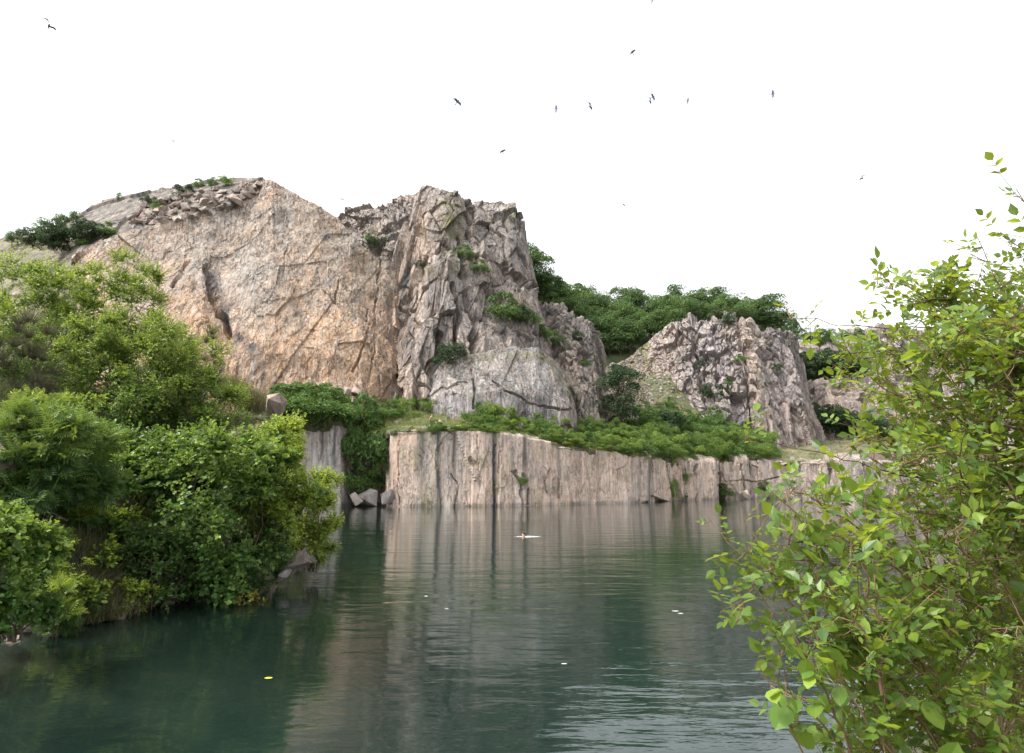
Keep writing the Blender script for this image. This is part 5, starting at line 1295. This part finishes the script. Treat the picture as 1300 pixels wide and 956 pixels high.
birds = [(62, 33, 27, 0, 40, 20, 0, 'largest gull, gliding alone in the top left corner of the sky'), (220, 179, 9, 0, 30, 40, 1, 'tiny gull low in the left of the sky'), (581, 129, 17, 0, 20, 60, 1, 'gull gliding alone above the gap left of the tower'),
         (638, 192, 12, 0, -50, 60, 1, 'gull flying above the tower summit'), (706, 138, 13, 0, 70, 60, 1, 'left one of the two gulls left of the flock centre'), (749, 135, 13, 0, 48, 60, 0, 'right one of the two gulls left of the flock centre'),
         (803, 66, 13, 0, -62, 60, 1, 'gull high above the central pair'), (829, 123, 13, 0, 40, 60, 1, 'upper gull of the central crossing pair'), (825, 128, 11, 0, 60, 60, 0, 'lower gull of the central crossing pair'),
         (873, 128, 10, 0, 75, 70, 1, 'gull right of the central crossing pair'), (981, 119, 13, 0, 60, 60, 1, 'gull high above the right end of the far cliff'), (1095, 226, 11, 0, -75, 60, 2, 'gull lowest at the right, above the rose bush'),
         (792, 260, 6, 0, 30, 60, 1, 'tiny far gull above the wood'), (434, 253, 8, 0, 25, 20, 0, 'small gull just above the notch of the cliff skyline'), (828, 1, 8, 0, 80, 60, 1, 'gull cut by the top edge of the photo')]
for px, py, sp, _, roll, pit, mi, lab in birds:
    dd = 1.24 * F / sp; dd = min(dd, 150); s = sp * dd / F / 1.24
    P = P3(px, py, dd * .93)
    o = link('gull', GM[mi]); o.location = tuple(P)
    # wings seen roughly face-on, rolled in the picture plane
    e = Matrix.Rotation(PITCH, 4, 'X') @ Matrix.Rotation(R(roll), 4, 'Y') @ Matrix.Rotation(R(-max(pit, 38) * .9), 4, 'X') @ Matrix.Rotation(R(25), 4, 'Z')
    o.rotation_euler = e.to_euler(); o.scale = (s,) * 3
    tag(o, lab, 'bird')

# ------------------------------------------------------------------ clean up prototype tags
for o in bpy.data.objects:
    for k in ('_h', '_r'):
        if k in o: del o[k]
for k, pr in PROT.items():
    if not used.get(k):
        for ch in list(pr.children): bpy.data.objects.remove(ch)
        bpy.data.objects.remove(pr)

# ------------------------------------------------------------------ light
SUN_EL, SUN_AZ = R(56), R(-110)     # azimuth from +Y towards +X
w = bpy.data.worlds.new('World'); scene.world = w; w.use_nodes = True; nt = w.node_tree; nt.nodes.clear(); g = N(nt)
sky = g.n('ShaderNodeTexSky', sky_type='NISHITA'); sky.sun_disc = False; sky.sun_elevation = SUN_EL; sky.sun_rotation = SUN_AZ; sky.dust_density = 4; sky.air_density = 1.0; sky.ozone_density = 1
hs = g.n('ShaderNodeHueSaturation', {'Color': sky.outputs[0], 'Saturation': .12, 'Value': 1.2})
bg = g.n('ShaderNodeBackground', {'Color': hs.outputs[0], 'Strength': .15})
o = nt.nodes.new('ShaderNodeOutputWorld'); nt.links.new(bg.outputs[0], o.inputs[0])
sl = bpy.data.lights.new('sun', 'SUN'); sl.energy = 1.5; sl.angle = R(12); sl.color = (1, .95, .88)
so = bpy.data.objects.new('sun', sl); COL.objects.link(so)
dv = Vector((math.sin(SUN_AZ) * math.cos(SUN_EL), math.cos(SUN_AZ) * math.cos(SUN_EL), math.sin(SUN_EL)))
so.rotation_euler = dv.to_track_quat('Z', 'Y').to_euler(); so.location = (0, 0, 60)
vs = scene.view_settings; vs.view_transform = 'Standard'; vs.look = 'None'; vs.gamma = 1; vs.use_curve_mapping = False; vs.exposure = 1.3
scene.render.engine = 'CYCLES'; scene.cycles.max_bounces = 6; scene.cycles.transparent_max_bounces = 8
